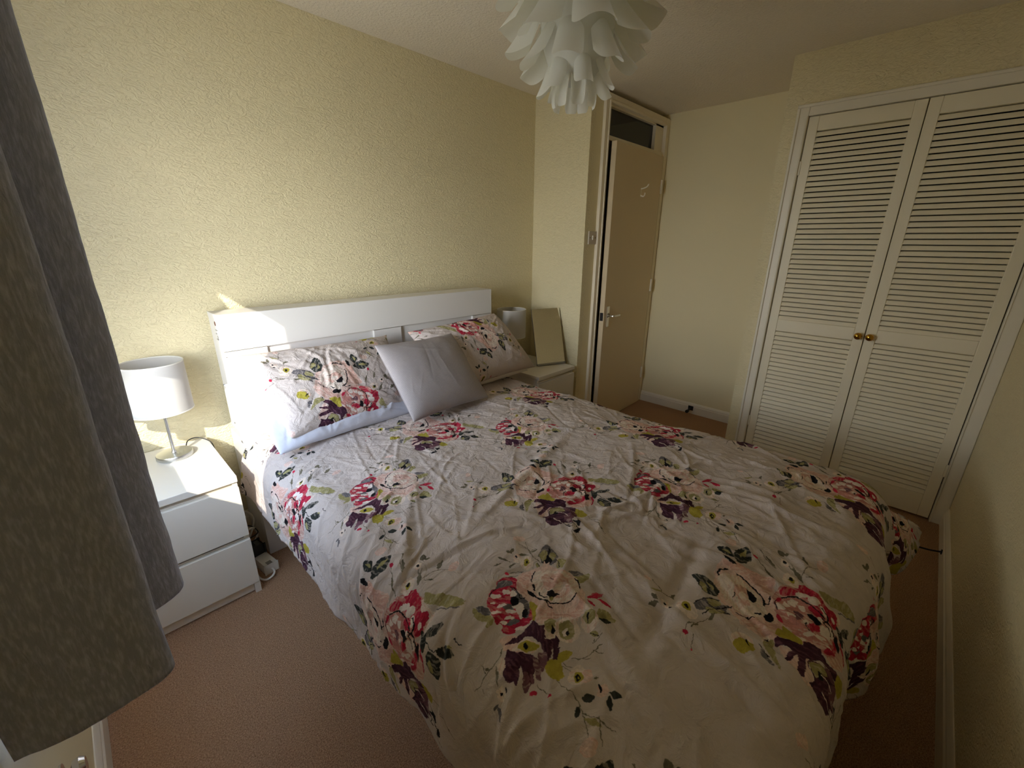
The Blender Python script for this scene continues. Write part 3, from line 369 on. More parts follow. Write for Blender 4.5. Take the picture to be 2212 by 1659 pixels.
# window wall with its opening (sill .857, head 1.865)
SZ, TZ, YA, YB = .857, 1.865, -.13, -1.36
struct('wall_window', [(-.1, 0, YA, .1, 0, H), (-.1, 0, W-.1, YB, 0, H), (-.1, 0, YB, YA, 0, SZ-.02), (-.1, 0, YB, YA, TZ, H)], M['wallflat'], 'cream wall under the window, seen below the curtain hem', 'wall')
wn = empty('window_1', (-.08, (YA+YB)/2, SZ), 'white window frame behind the curtain', 'window', kind='structure')
def rel(bl, o): 
    l = o.location
    return [(a-l.x, b-l.x, c-l.y, d-l.y, e-l.z, f-l.z) for a, b, c, d, e, f in bl]
boxes('frame', rel([(-.1, -.06, YB, YB+.045, SZ, TZ), (-.1, -.06, YA-.045, YA, SZ, TZ), (-.1, -.06, YB, YA, TZ-.02, TZ), (-.1, -.06, YB, YA, SZ-.02, SZ+.008)], wn), M['white'], wn, .004)
boxes('sill', rel([(-.1, .0, YB, YA, SZ-.02, SZ)], wn), M['white'], wn)
gm = mat('clear_window_glass', (1, 1, 1, 1), .02)
Ng, Lg, bg_ = nodes(gm); tr = Ng.new('ShaderNodeBsdfTransparent'); gl = Ng.new('ShaderNodeBsdfGlossy'); gl.inputs['Roughness'].default_value = .02
mx = Ng.new('ShaderNodeMixShader'); mx.inputs[0].default_value = .06
Lg.new(tr.outputs[0], mx.inputs[1]); Lg.new(gl.outputs[0], mx.inputs[2]); Lg.new(mx.outputs[0], Ng['Material Output'].inputs['Surface'])
boxes('glass_pane', rel([(-.083, -.078, YB+.045, YA-.045, SZ, TZ-.02)], wn), gm, wn)
# wardrobe interior and hallway, both unlit; interior shade put into its near-black colour
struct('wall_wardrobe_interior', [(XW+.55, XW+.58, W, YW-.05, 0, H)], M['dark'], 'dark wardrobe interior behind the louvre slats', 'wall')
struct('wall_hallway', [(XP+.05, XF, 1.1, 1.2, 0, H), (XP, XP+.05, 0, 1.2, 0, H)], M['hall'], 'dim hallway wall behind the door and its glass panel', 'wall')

def skirting(name, p0, p1, nrm, h, label):
    # moulded profile (depth, z)
    prof = [(0, 0), (.016, 0), (.016, h*.68), (.012, h*.74), (.012, h*.82), (.006, h*.95), (.003, h), (0, h)]
    bm = bmesh.new(); rings = []
    for p in (p0, p1):
        rings.append([bm.verts.new((p[0]+nrm[0]*d, p[1]+nrm[1]*d, z)) for d, z in prof])
    for i in range(len(prof)):
        j = (i+1) % len(prof); bm.faces.new((rings[0][i], rings[0][j], rings[1][j], rings[1][i]))
    bm.faces.new(rings[0][::-1]); bm.faces.new(rings[1]); bmesh.ops.recalc_face_normals(bm, faces=bm.faces)
    return tag(finish(bm, name, M['skirt']), label, 'skirting board', kind='structure')
skirting('baseboard_far', (XF, DP-.004), (XF, YW), (-1, 0), .092, 'white skirting board under the cream wall beside the door')
skirting('baseboard_foot', (0, W), (XW, W), (0, 1), .105, 'white skirting board along the dark gap past the bed foot')
skirting('baseboard_window', (0, W), (0, 0), (1, 0), .115, 'white skirting board under the window wall')
skirting('baseboard_head', (0, 0), (XP, 0), (0, -1), .11, 'white skirting board behind the bed head')
skirting('baseboard_alcove', (XP, 0), (XP, DP), (-1, 0), .11, 'white skirting board behind the far bedside chest')

# --------------------------------- bedroom door, casing and glazed panel above it
ct = 2.315
struct('trim_1', [(2.880, 2.928, DP-.022, DP+.1, 0, ct), (3.722, 3.785, DP-.022, DP+.1, 0, ct), (2.9281, 3.7219, DP-.0225, DP+.1, 2.262, ct),
                  (2.9281, 3.7219, DP-.010, DP+.1, 2.052, 2.082), (2.9281, 2.952, DP+.004, DP+.1, 0, 2.052),
                  (2.915, 2.929, DP-.028, DP-.02, 0, ct-.04), (3.7215, 3.735, DP-.028, DP-.02, 0, ct-.04), (2.9291, 3.7214, DP-.028, DP-.02, 2.263, 2.28)], M['gloss'],
       'white glossy door casing around the bedroom door', 'door frame', bevel=.003)
tw = empty('window_2', (3.32, DP, 2.17), 'dark glass panel above the bedroom door', 'window', kind='structure')
boxes('frame', rel([(2.928, 2.945, DP+.0, DP+.04, 2.08, 2.262), (3.60, 3.722, DP+.0, DP+.04, 2.08, 2.262), (2.928, 3.722, DP+.0, DP+.04, 2.25, 2.262)], tw), M['gloss'], tw)
tag(boxes('glass_pane', rel([(2.94, 3.61, DP+.025, DP+.03, 2.07, 2.26)], tw), M['glass'], tw), 'dark reflecting glass')
dr = empty('door_1', (3.700, DP+.002, 0), 'plain cream bedroom door standing slightly ajar', 'door', kind='structure')
dr.rotation_euler = (0, 0, math.radians(2.4))
dwid = 3.700-2.958
boxes('door_leaf', [(-dwid, 0, -.038, 0, .006, 2.045)], M['door'], dr, .002)
hp = boxes('handle_plate', [(-dwid+.035, -dwid+.073, -.044, -.038, .80, .955)], M['chrome'], dr, .003)
hl = tube('handle_lever', [(-dwid+.054, -.044, .885), (-dwid+.054, -.085, .885), (-dwid+.075, -.092, .886), (-dwid+.15, -.088, .884)], .0075, M['chrome'], dr)
lathe('handle_rose', [(0, -.052), (.014, -.052), (.015, -.044), (0, -.044)], M['chrome'], dr, 24, (-dwid+.054, 0, .885), 'y')
boxes('latch', [(-dwid-.0015, -dwid+.001, -.032, -.006, .85, .91)], M['black'], dr)
for z in (1.83, 1.065, .29):
    hb = boxes('hinge', [(-.002, .022, -.042, -.036, z-.05, z+.05)], M['gloss'], dr, .001)
    lathe('hinge_pin', [(0, -.05), (.006, -.05), (.006, -.018), (.0045, -.017), (.0045, -.015), (.006, -.014), (.006, .014), (.0045, .015), (.0045, .017), (.006, .018), (.006, .05), (0, .05)], M['gloss'], hb, 14, (.006, -.045, z))
hk = empty('coat_hook', (3.372, DP-.052, 1.765), 'small white double coat hook on the bedroom door', 'hook')
boxes('back_plate', [(-.012, .012, .002, .010, -.035, .035)], M['gloss'], hk, .003)
tube('upper_prong', [(0, .004, .022), (0, -.018, .026), (.004, -.04, .034), (.008, -.052, .052)], .0045, M['gloss'], hk)
tube('lower_prong', [(0, .004, -.022), (0, -.018, -.030), (0, -.030, -.022), (0, -.032, -.006)], .0045, M['gloss'], hk)

sw = empty('light_switch', (2.833, DP, 1.437), 'silver-grey light switch plate beside the door frame', 'light switch')
boxes('switch_plate', [(-.043, .043, -.010, 0, -.043, .043)], mat('switch_plastic', srgb(196, 186, 172), .4), sw, .002)
boxes('rocker', [(-.006, .006, -.016, -.009, -.014, .014)], M['wplast'], sw, .002)
for s in (-1, 1):
    lathe('screw', [(0, -.0115), (.0035, -.0115), (.0035, -.0095), (0, -.0095)], M['black'], sw, 12, (s*.030, 0, 0), 'y')

# --------------------------------- wardrobe: architrave and two louvred doors
def archi():
    bl = [(XW-.018, XW+.02, WY0+.001, -1.502, 0, 2.106), (XW-.018, XW+.02, W+.001, WY1-.001, 0, 2.106), (XW-.0182, XW+.02, WY1-.001, WY0+.001, 2.050, 2.106),
          (XW-.026, XW-.017, -1.518, -1.504, 0, 2.090), (XW-.026, XW-.017, W+.001, -1.504, 2.0905, 2.106), (XW-.022, XW-.017, WY0+.002, WY0+.009, 0, 2.05), (XW-.022, XW-.017, WY1-.009, WY1-.002, 0, 2.05)]
    struct('trim_2', bl, M['skirt'], 'white moulded frame around the louvred wardrobe doors', 'wardrobe frame', bevel=.004)
archi()
def louvre_door(y0, y1, name, label, knob_y, hinge_y):
    d = empty(name, (XW-.004, (y0+y1)/2, 0), label, 'wardrobe door', kind='structure')
    yc = (y0+y1)/2; hw = (y1-y0)/2; sw_ = .046; T0, T1 = -.004, .034
    boxes('door_frame', [(T0, T1, -hw, -hw+sw_, .012, 2.046), (T0, T1, hw-sw_, hw, .012, 2.046),
                         (T0, T1, -hw+sw_, hw-sw_, 1.975, 2.046), (T0, T1, -hw+sw_, hw-sw_, .905, .975), (T0, T1, -hw+sw_, hw-sw_, .012, .140)], M['louvre'], d, .0025)
    for nm, za, zb, n in (('upper_louvres', .975, 1.975, 37), ('lower_louvres', .140, .905, 28)):
        bm = bmesh.new(); p = (zb-za)/n; w = hw-sw_+.002
        for k in range(n):
            zc = za+(k+.5)*p
            # slat tilted: lower edge out to the room
            q = [(.000, zc-p*.50), (-.003, zc-p*.46), (-.003, zc-p*.38), (.005, zc+p*.26), (.008, zc+p*.32), (.024, zc+p*.42), (.026, zc+p*.40), (.020, zc+p*.20), (.006, zc-p*.50)]
            r0 = [bm.verts.new((x, -w, z)) for x, z in q]; r1 = [bm.verts.new((x, w, z)) for x, z in q]
            for i in range(len(q)):
                j = (i+1) % len(q); bm.faces.new((r0[i], r0[j], r1[j], r1[i]))
            bm.faces.new(r0[::-1]); bm.faces.new(r1)
        bmesh.ops.recalc_face_normals(bm, faces=bm.faces)
        finish(bm, nm, M['louvre'], d)
    kb = lathe('knob', [(0, -.040), (.009, -.039), (.0165, -.034), (.019, -.026), (.0165, -.018), (.009, -.013), (.006, -.010), (.008, -.005), (.013, -.003), (.013, -.002), (0, -.002)], M['brass'], d, 28, (-.004, knob_y-yc, .935), 'x')
    for z in (1.80, .30):
        boxes('hinge', [(-.008, -.002, hinge_y-yc-.006, hinge_y-yc+.006, z-.035, z+.035)], M['louvre'], d, .002)
    return d
louvre_door(WYM+.0015, WY0-.003, 'door_2', 'left white louvred wardrobe door, next to the bedroom wall recess', -2.006, WY0-.002)
louvre_door(WY1+.003, WYM-.0025, 'door_3', 'right white louvred wardrobe door, against the far right wall', -2.056, WY1+.002)

# --------------------------------- door stops on the skirting boards
ds = empty('door_stop', (XF-.016, -.968, .05), 'black rubber door stop on the skirting under the far cream wall', 'door stop')
boxes('mounting_plate', [(-.006, 0, -.022, .022, -.02, .02)], M['black'], ds, .002)
tube('stem', [(-.004, 0, 0), (-.03, .0, -.004), (-.065, .002, -.010)], .008, M['black'], ds)
lathe('rubber_tip', [(0, -.012), (.013, -.012), (.014, 0), (.013, .012), (0, .012)], M['black'], ds, 20, (-.07, .002, -.011), 'x')
ds2 = empty('door_stop', (2.79, W+.016, .05), 'thin black door stop rod sticking out from the skirting in the dark gap', 'door stop')
lathe('mounting_plate', [(0, 0), (.012, 0), (.012, .004), (0, .004)], M['black'], ds2, 18, (0, 0, 0), 'y')
tube('stem', [(0, .002, 0), (-.02, .045, 0), (-.03, .085, .001)], .004, M['black'], ds2)
lathe('rubber_tip', [(0, -.008), (.009, -.008), (.010, 0), (.009, .008), (0, .008)], M['black'], ds2, 18, (-.031, .09, .001), 'y')
kn = empty('wall_knob', (0, -1.212, .385), 'small round chrome knob on the wall below the curtain', 'knob')
lathe('back_plate', [(0, 0), (.026, 0), (.026, .004), (0, .006)], M['chrome'], kn, 28, (0, 0, 0), 'x')
lathe('knob', [(0, .004), (.010, .004), (.010, .014), (.020, .018), (.022, .028), (.016, .036), (0, .038)], M['chrome'], kn, 28, (0, 0, 0), 'x')

# ------------------------------------------------------------------ chests and lamps
def chest(x, y, label):
    o = empty('bedside_chest', (x, y, 0), label, 'bedside chest', 'white two-drawer bedside chests')
    w, d, h = .40, .48, .55
    # origin at the back centre, drawers face -y
    boxes('carcass', [(-w/2, -w/2+.018, -d+.018, 0, 0, h-.018), (w/2-.018, w/2, -d+.018, 0, 0, h-.018), (-w/2+.018, w/2-.018, -.012, 0, .03, h-.018), (-w/2+.018, w/2-.018, -d+.04, -.012, .055, .07)], M['white'], o, .0015)
    boxes('top', [(-w/2, w/2, -d, 0, h-.026, h)], M['white'], o, .002)
    for s in (-1, 1): boxes('front_foot', [(min(s*w/2, s*(w/2-.022)), max(s*w/2, s*(w/2-.022)), -d+.002, -d+.0175, 0, .049)], M['white'], o, .001)
    boxes('plinth', [(-w/2+.022, w/2-.022, -d+.018, -d+.034, .004, .058)], M['white'], o, .001)
    boxes('top_rail', [(-w/2+.018, w/2-.018, -d+.030, -d+.045, h-.07, h-.026)], M['white'], o)
    for z0, z1 in ((.283, .500), (.050, .262)):
        dw = boxes('drawer', [(-w/2+.001, w/2-.001, -d, -d+.018, z0, z1)], M['white'], o, .0015)
        boxes('finger_groove', [(-w/2+.018, w/2-.018, -d+.018, -d+.05, z1-.02, z1+.006)], M['white'], dw)
    return o
chest(.317, -.010, 'white two-drawer bedside chest behind the curtain')
chest(2.487, -.010, 'far white two-drawer bedside chest, holding the mirror and dim lamp')

def lamp(x, y, label, cord):
    o = empty('table_lamp', (x, y, .55), label, 'table lamp', 'white drum table lamps')
    lathe('lamp_base', [(0, 0), (.060, 0), (.0625, .002), (.0625, .015), (.0605, .0185), (.030, .0200), (.008, .0205), (0, .0205)], M['steel'], o, 56)
    lathe('pole', [(0, .019), (.010, .0205), (.0085, .024), (.0058, .030), (.0052, .225), (.012, .228), (.013, .262), (0, .264)], M['steel'], o, 24)
    r0, r1, z0, z1 = .103, .103, .207, .402
    sh = lathe('lamp_shade', [(r0, z0), (r1, z1), (r1-.0016, z1), (r0-.0016, z0)], M['shade'], o, 72, closed=True)
    for z in (z0, z1):
        lathe('rim', [(r0+.0008, z-.002), (r0+.0012, z), (r0+.0008, z+.002), (r0-.0026, z+.002), (r0-.003, z), (r0-.0026, z-.002)], M['wplast'], sh, 72, closed=True)
    for k in range(3):
        a = k*2.094+.3
        tube('spider_arm', [(.012*math.cos(a), .012*math.sin(a), .262), (.06*math.cos(a), .06*math.sin(a), .258), (.101*math.cos(a), .101*math.sin(a), .248)], .0014, M['steel'], sh, 6, 4)
    lathe('bulb', [(.011, .262), (.013, .275), (.024, .300), (.026, .318), (.018, .338), (0, .345)], M['wplast'], o, 28)
    tube('power_cord', cord, .0022, M['black'], o, 8)
    return o
lamp(.384, -.135, 'table lamp with white drum shade, half in sun behind the curtain',
     [(.045, .045, .006), (.060, .070, .026), (.095, .085, .024), (.128, .060, .008), (.141, .045, -.02), (.146, .030, -.12), (.15, .04, -.30), (.16, .02, -.50)])
lamp(2.395, -.125, 'table lamp with white drum shade, far side between headboard and mirror',
     [(-.05, .04, .006), (-.07, .07, .003), (-.02, .10, .003), (.03, .108, .003)])

# --------------------------------- mirror leaning on the far chest
mi = empty('table_mirror', (2.478, -.311, .5505), 'frameless rectangular mirror leaning on the far bedside chest', 'mirror', rz=-.40)
mw, mh, ti = .229, .415, .304
R = Matrix.Rotation(-ti, 4, 'X')
def tilt(o): o.matrix_local = R; return o
b_ = boxes('backing', [(0, mw, .003, .010, .012, mh)], M['greym'], mi, .001); b_.rotation_euler = (-ti, 0, 0)
g_ = boxes('mirror_glass', [(.001, mw-.001, 0, .003, .013, mh-.001)], M['mirror'], mi); g_.rotation_euler = (-ti, 0, 0)
f_ = boxes('bottom_ledge', [(-.002, mw+.002, -.006, .014, .0025, .016)], M['greym'], mi, .002); f_.rotation_euler = (-ti*.0, 0, 0)
boxes('back_strut', [(mw/2-.02, mw/2+.02, .10, .104, 0, .25)], M['greym'], mi).rotation_euler = (.05, 0, 0)

# ------------------------------------------------------------------ bed
bed = empty('bed', (1.368, -1.2, 0), 'white wooden double bed with a tall panelled headboard', 'bed')
HX0, HX1, HY, HZ = .615, 2.125, -.205, 1.118; HB = -.06
def rb(bl): return rel(bl, bed)
hb = boxes('headboard', rb([(HX0, HX1, HY, HY+.020, .966, HZ),                       # top board
                            (HX0, .780, HY, HY+.020, .55, .963), (1.288, 1.449, HY, HY+.020, .55, .963), (1.963, HX1, HY, HY+.020, .55, .963)]), M['head'], bed, .0015)
boxes('inset_panel', rb([(.775, 1.293, HY+.016, HY+.030, .55, .9655)]), M['head'], hb)
boxes('inset_panel', rb([(1.444, 1.968, HY+.016, HY+.030, .55, .9655)]), M['head'], hb)
boxes('top_cap', rb([(HX0, HX1, HY+.020, HB, HZ-.018, HZ+.0)]), M['head'], hb, .0015)
sp = boxes('side_panel', rb([(HX0+.001, HX0+.017, HY+.020, HB, .60, HZ-.018)]), M['head'], hb, .001)
boxes('side_panel', rb([(HX1-.017, HX1-.001, HY+.020, HB, .60, HZ-.018)]), M['head'], hb, .001)
lathe('screw_hole', [(0, 0), (.0095, 0), (.0095, .001), (0, .001)], mat('hole_brown', srgb(90, 50, 30), .7), sp, 20, Vector((HX0, -.158, 1.078))-Vector(bed.location), 'x')
lathe('screw_hole', [(0, 0), (.004, 0), (.004, .001), (0, .001)], M['black'], sp, 14, Vector((HX0, -.13, .627))-Vector(bed.location), 'x')
boxes('fixing_plate', rb([(HX0-.001, HX0+.002, -.168, -.145, 1.010, 1.014), (HX0-.001, HX0+.002, -.168, -.164, 1.010, 1.030), (HX0-.001, HX0+.002, -.162, -.145, 1.034, 1.038), (HX0-.001, HX0+.002, -.176, -.15, 1.050, 1.053)]), M['greym'], sp)
boxes('lower_headboard', rb([(HX0, HX1, -.280, -.235, 0, .545), (HX0, HX0+.018, -.235, -.012, 0, .545), (HX1-.018, HX1, -.235, -.012, 0, .545), (HX0, HX1, -.28, -.012, .545, .562)]), M['head'], bed, .0015)
boxes('bed_base', rb([(.72, 2.02, -2.20, -.281, .02, .28)]), M['head'], bed, .003)
boxes('slat_deck', rb([(.70, 2.05, -2.21, -.281, .28, .31)]), M['head'], bed, .002)
mt = boxes('mattress', [(.675, 2.035, -2.205, -.285, .312, .560)], M['mattress'], None, .03, 4)
tag(mt, 'cream sheeted mattress under the floral duvet', 'mattress')

# --------------------------------- duvet: flat cloth laid over the mattress, hanging on three sides
def duvet():
    xa, xb, ya = .695, 2.035, -2.185
    r = .105; ov = .365
    s = np.arange(xa-ov, xb+ov+1e-6, .0052); t = np.arange(ya-ov-.03, -.236, .0052)
    S, T = np.meshgrid(s, t, indexing='ij')
    # the cloth is cut by the bed head: the left drop is shorter there, and the hem is never quite straight
    cut = (1-.06*np.clip((T+1.05)/.65, 0, 1)**1.3)*(.90+.035*fbm(T*2.5, T*0+3, 21, 2))
    S = np.where(S < xa, xa+(S-xa)*cut, S)
    ox = np.where(S > xb, S-xb, np.where(S < xa, S-xa, 0)); oy = np.where(T < ya, T-ya, 0)
    # hem waviness
    oy = oy*(1+.05*fbm(S*3, S*0, 22, 2))
    d = np.hypot(ox, oy)+1e-9; ux = ox/d; uy = oy/d
    corner = np.clip(2*np.minimum(np.abs(ox), np.abs(oy))/d*.72, 0, 1)
    arc = r*math.pi/2
    th = np.clip(d/r, 0, math.pi/2)
    Rr = r*np.sin(th); Zz = r*(1-np.cos(th))
    e = np.clip(d-arc, 0, None)
    right = np.clip((S-1.4)/.5, 0, 1)
    fl = .06+corner*(.25+.60*right)
    e = e*(1-.42*corner*right)
    Rr = Rr+e*fl; Zz = Zz+e*np.sqrt(np.clip(1-fl**2, .1, 1))
    # head-side end of the left drop tucks in under the pillow
    # drape folds along the hanging parts
    per = np.where(np.abs(ox) > np.abs(oy), T, S)
    hang = np.clip((d-.07)/.25, 0, 1)
    fold = (.015*np.sin(per*17+2.2*np.sin(per*4.1)+np.where(ox < 0, 0., 1.7))+.010*vnoise(per*14, d*2, 31))*np.where(ox < 0, .45, 1.)
    bump = .050*np.exp(-((S-1.62)/.13)**2)*(oy < 0)           # fold that sticks out at the foot
    Rr = Rr+hang*(fold+bump)*(1-.5*corner)+.018*hang*np.clip((T+.55)/.3, 0, 1)*(ox < 0)
    Z = .585-Zz
    X = np.clip(S, xa, xb)+ux*Rr; Y = np.clip(T, ya, 9)+uy*Rr
    # loft of the filling: soft on the top, rounder to the middle
    cx = np.clip((S-xa+.05)/.25, 0, 1)*np.clip((xb+.05-S)/.25, 0, 1); cy = np.clip((T-ya+.05)/.25, 0, 1)
    loft = .026*cx*cy+.022*np.clip((-T-1.3)/.7, 0, 1)*np.clip((S-1.2)/.6, 0, 1)+.013*fbm(S*3.1, T*3.1, 11, 3)
    # crisp creases, thrown as short curved ridges
    hgt = np.zeros_like(S)
    g = np.random.default_rng(12)
    for q in range(520):
        x0 = g.uniform(s[0], s[-1]); y0 = g.uniform(t[0], -.45); a = g.normal(.9 if g.random() < .5 else 2.3, .55)
        if y0 < -1.75 and x0 > .7: a = g.normal(1.45, .35)
        if x0 < .75: a = g.normal(.25, .35)
        L_ = g.uniform(.05, .26); cv = g.normal(0, 1.0); w = g.uniform(.0042, .0075); A = g.uniform(.0014, .0046)*(1 if g.random() < .75 else -1)
        i0, i1 = np.searchsorted(s, [x0-L_-.03, x0+L_+.03]); j0, j1 = np.searchsorted(t, [y0-L_-.03, y0+L_+.03])
        if i1-i0 < 2 or j1-j0 < 2: continue
        if y0 < -1.55: A *= 1.5; w *= 1.4
        dx = S[i0:i1, j0:j1]-x0; dy = T[i0:i1, j0:j1]-y0
        al = dx*math.cos(a)+dy*math.sin(a); ac = -dx*math.sin(a)+dy*math.cos(a)-cv*al*al
        tp = np.clip(1-(al/L_)**2, 0, 1)
        hgt[i0:i1, j0:j1] += A*tp*np.exp(-(ac/w)**2)
    # larger soft folds near the foot and in the middle of the top
    def soft(x0, y0, a, L_, w, A):
        dx = S-x0; dy = T-y0; al = dx*math.cos(a)+dy*math.sin(a); ac = -dx*math.sin(a)+dy*math.cos(a)
        return A*np.exp(-(al/L_)**4)*np.exp(-(ac/w)**2)
    big = soft(1.25, -1.33, .25, .35, .02, .010)+soft(1.0, -2.05, 1.3, .22, .018, .012)+soft(1.28, -2.02, 1.75, .20, .016, .011)+soft(1.62, -2.1, 1.5, .2, .02, .012)\
        +soft(1.85, -2.0, 2.3, .2, .02, .010)+soft(1.1, -1.95, .1, .2, .02, -.012)+soft(.82, -2.0, 1.2, .25, .02, .011)+soft(1.45, -1.9, 2.0, .16, .014, .009)\
        +soft(1.5, -.62, .1, .4, .03, .008)+soft(.75, -1.3, .9, .2, .018, .008)+soft(1.9, -1.65, 2.4, .3, .025, .008)
    rid = 1-np.abs(fbm(S*7+1.3*fbm(S*3, T*3, 51, 2), T*7, 41, 3))
    micro = (.0030+.003*np.clip((-T-1.6)/.5, 0, 1))*(rid**3-.5)+.0022*fbm(S*28, T*28, 61, 2)
    h = loft+hgt+big+micro
    # displace along the cloth normal
    P = np.stack([X, Y, Z], -1)
    du = np.gradient(P, axis=0); dv = np.gradient(P, axis=1); N = np.cross(du, dv); N /= np.linalg.norm(N, axis=-1, keepdims=True)+1e-12
    N = np.where(N[..., 2:3] < -.2, -N, N)
    P = P+N*h[..., None]
    P[..., 2] = np.maximum(P[..., 2], .02)
    u, v = fabric_uv(S, T)
    o = grid_mesh('duvet', P[..., 0], P[..., 1], P[..., 2], M['floral'], uv=(u, v))
    md = o.modifiers.new('thickness', 'SOLIDIFY'); md.thickness = .012; md.offset = -1
    return tag(o, 'pale floral duvet printed with pink and plum roses, spread over the bed', 'duvet')
duvet()

# --------------------------------- pillows
def pillow(name, BL, BR, TL, TR, th, m, label, cat, uvf=None, pinch=.03, seed=0, sag=0, p=2.6, q=.5, wr=1., n=120, k=90, group=None, curve=0, crease=26, back=1.0, ears=0.):
    BL, BR, TL, TR = map(lambda a: np.array(a, float), (BL, BR, TL, TR))
    u = np.linspace(0, 1, n); v = np.linspace(0, 1, k); U, V = np.meshgrid(u, v, indexing='ij')
    # concave edges between pointed corners
    eu = U+pinch*(1-2*U)*(4*V*(1-V))*np.abs(2*U-1)**3*1.0
    ev = V+pinch*1.3*(1-2*V)*(4*U*(1-U))*np.abs(2*V-1)**3*1.0
    Pm = ((1-eu)*(1-ev))[..., None]*BL+(eu*(1-ev))[..., None]*BR+((1-eu)*ev)[..., None]*TL+(eu*ev)[..., None]*TR
    nr = np.cross(BR-BL, TL-BL); nr = nr/np.linalg.norm(nr)
    wid = np.linalg.norm(BR-BL); hei = np.linalg.norm(TL-BL)
    prof = (np.clip(1-np.abs(2*U-1)**p, 0, 1)*np.clip(1-np.abs(2*V-1)**p, 0, 1))**q
    x = U*wid; y = V*hei
    h = th*prof*(1+.10*fbm(x*5, y*5, seed, 3))
    g = np.random.default_rng(seed+5)
    cr = np.zeros_like(U)
    for i in range(crease):
        cx, cy = [(0, 0), (wid, 0), (0, hei), (wid, hei), (wid*.5, hei), (wid*.3, hei)][g.integers(6)]
        a = math.atan2(hei*.5-cy, wid*.5-cx)+g.normal(0, .4); st = g.uniform(.03, .2); L_ = g.uniform(.05, .16)
        x0 = cx+(st+L_/2)*math.cos(a); y0 = cy+(st+L_/2)*math.sin(a)
        dx = x-x0; dy = y-y0; al = dx*math.cos(a)+dy*math.sin(a); ac = -dx*math.sin(a)+dy*math.cos(a)-g.normal(0, 1.5)*al*al
        cr += g.uniform(.0015, .0045)*(1 if g.random() < .7 else -1)*np.clip(1-(al/L_)**2, 0, 1)*np.exp(-(ac/g.uniform(.004, .009))**2)
    ed = np.clip(4*U*(1-U), 0, 1)*np.clip(4*V*(1-V), 0, 1)
    rid = 1-np.abs(fbm(x*9, y*9, seed+41, 3))
    h = h+wr*(cr+.005*(rid**3-.4))*np.clip(ed*6, 0, 1)
    wob = .012*fbm(x*7, y*7, seed+9, 2)*(1-np.clip(ed*2, 0, 1))
    sg = np.zeros(U.shape+(3,)); sg[..., 2] = -sag*4*U*(1-U)*(1-V*0)
    bend = curve*((2*U-1)**2)
    F = Pm+nr*(h+wob-bend)[..., None]+sg; B = Pm-nr*(h*back-wob+bend)[..., None]+sg
    uvs = uvf(x, y) if uvf else (x, y)
    o = grid_mesh(name, F[..., 0], F[..., 1], F[..., 2], m, uv=uvs, extra=(B[..., 0], B[..., 1], B[..., 2]))
    return tag(o, label, cat, group)
def print_map(px, py, fx, fy, rot, sgn=1):
    # fabric point (fx, fy) lies at pillow point (px, py); rot turns the print
    def f(x, y):
        a = x-px; b = y-py; c, s = math.cos(rot), math.sin(rot)
        return fabric_uv(fx+a*c-b*s, fy+a*s+b*c)
    return f
FG = 'floral pillows against the headboard'
pillow('pillow', (.655, -.585, .625), (1.30, -.545, .610), (.575, -.290, .860), (1.33, -.275, .83), .062, M['blue'], 'pale blue quilted pillow under the near floral pillow, corner hanging at bed edge', 'pillow', seed=3, pinch=.02, wr=1.6, crease=50)
pillow('pillow', (1.42, -.52, .625), (2.17, -.49, .620), (1.42, -.285, .80), (2.10, -.285, .80), .055, M['cream'], 'off-white pillow under the far floral pillow', 'pillow', seed=13, pinch=.02, wr=1.6, crease=50)
pillow('floral_pillow', (.705, -.570, .665), (1.30, -.520, .605), (.600, -.300, .965), (1.325, -.262, .945), .085, M['floral'],
       'near floral pillow, half sunlit with a pink rose, leaning on the headboard', 'pillow', print_map(.335, .065, 1.285, -1.515, 0), seed=1, group=FG, crease=60)
pillow('floral_pillow', (1.52, -.560, .655), (2.235, -.500, .640), (1.44, -.275, .945), (2.09, -.268, .975), .085, M['floral'],
       'far floral pillow in shade, leaning on the headboard beside the dim lamp', 'pillow', print_map(.30, .33, 1.285, -1.515, math.pi-.25), seed=2, group=FG, crease=60)
pillow('cushion', (1.165, -.715, .640), (1.645, -.690, .630), (1.135, -.480, .955), (1.625, -.42, .935), .060, M['cushion'],
       'plain grey woven square cushion leaning between the floral pillows', 'cushion', lambda x, y: (x*1.6, y*1.6), seed=6, pinch=.02, wr=.25, crease=8)

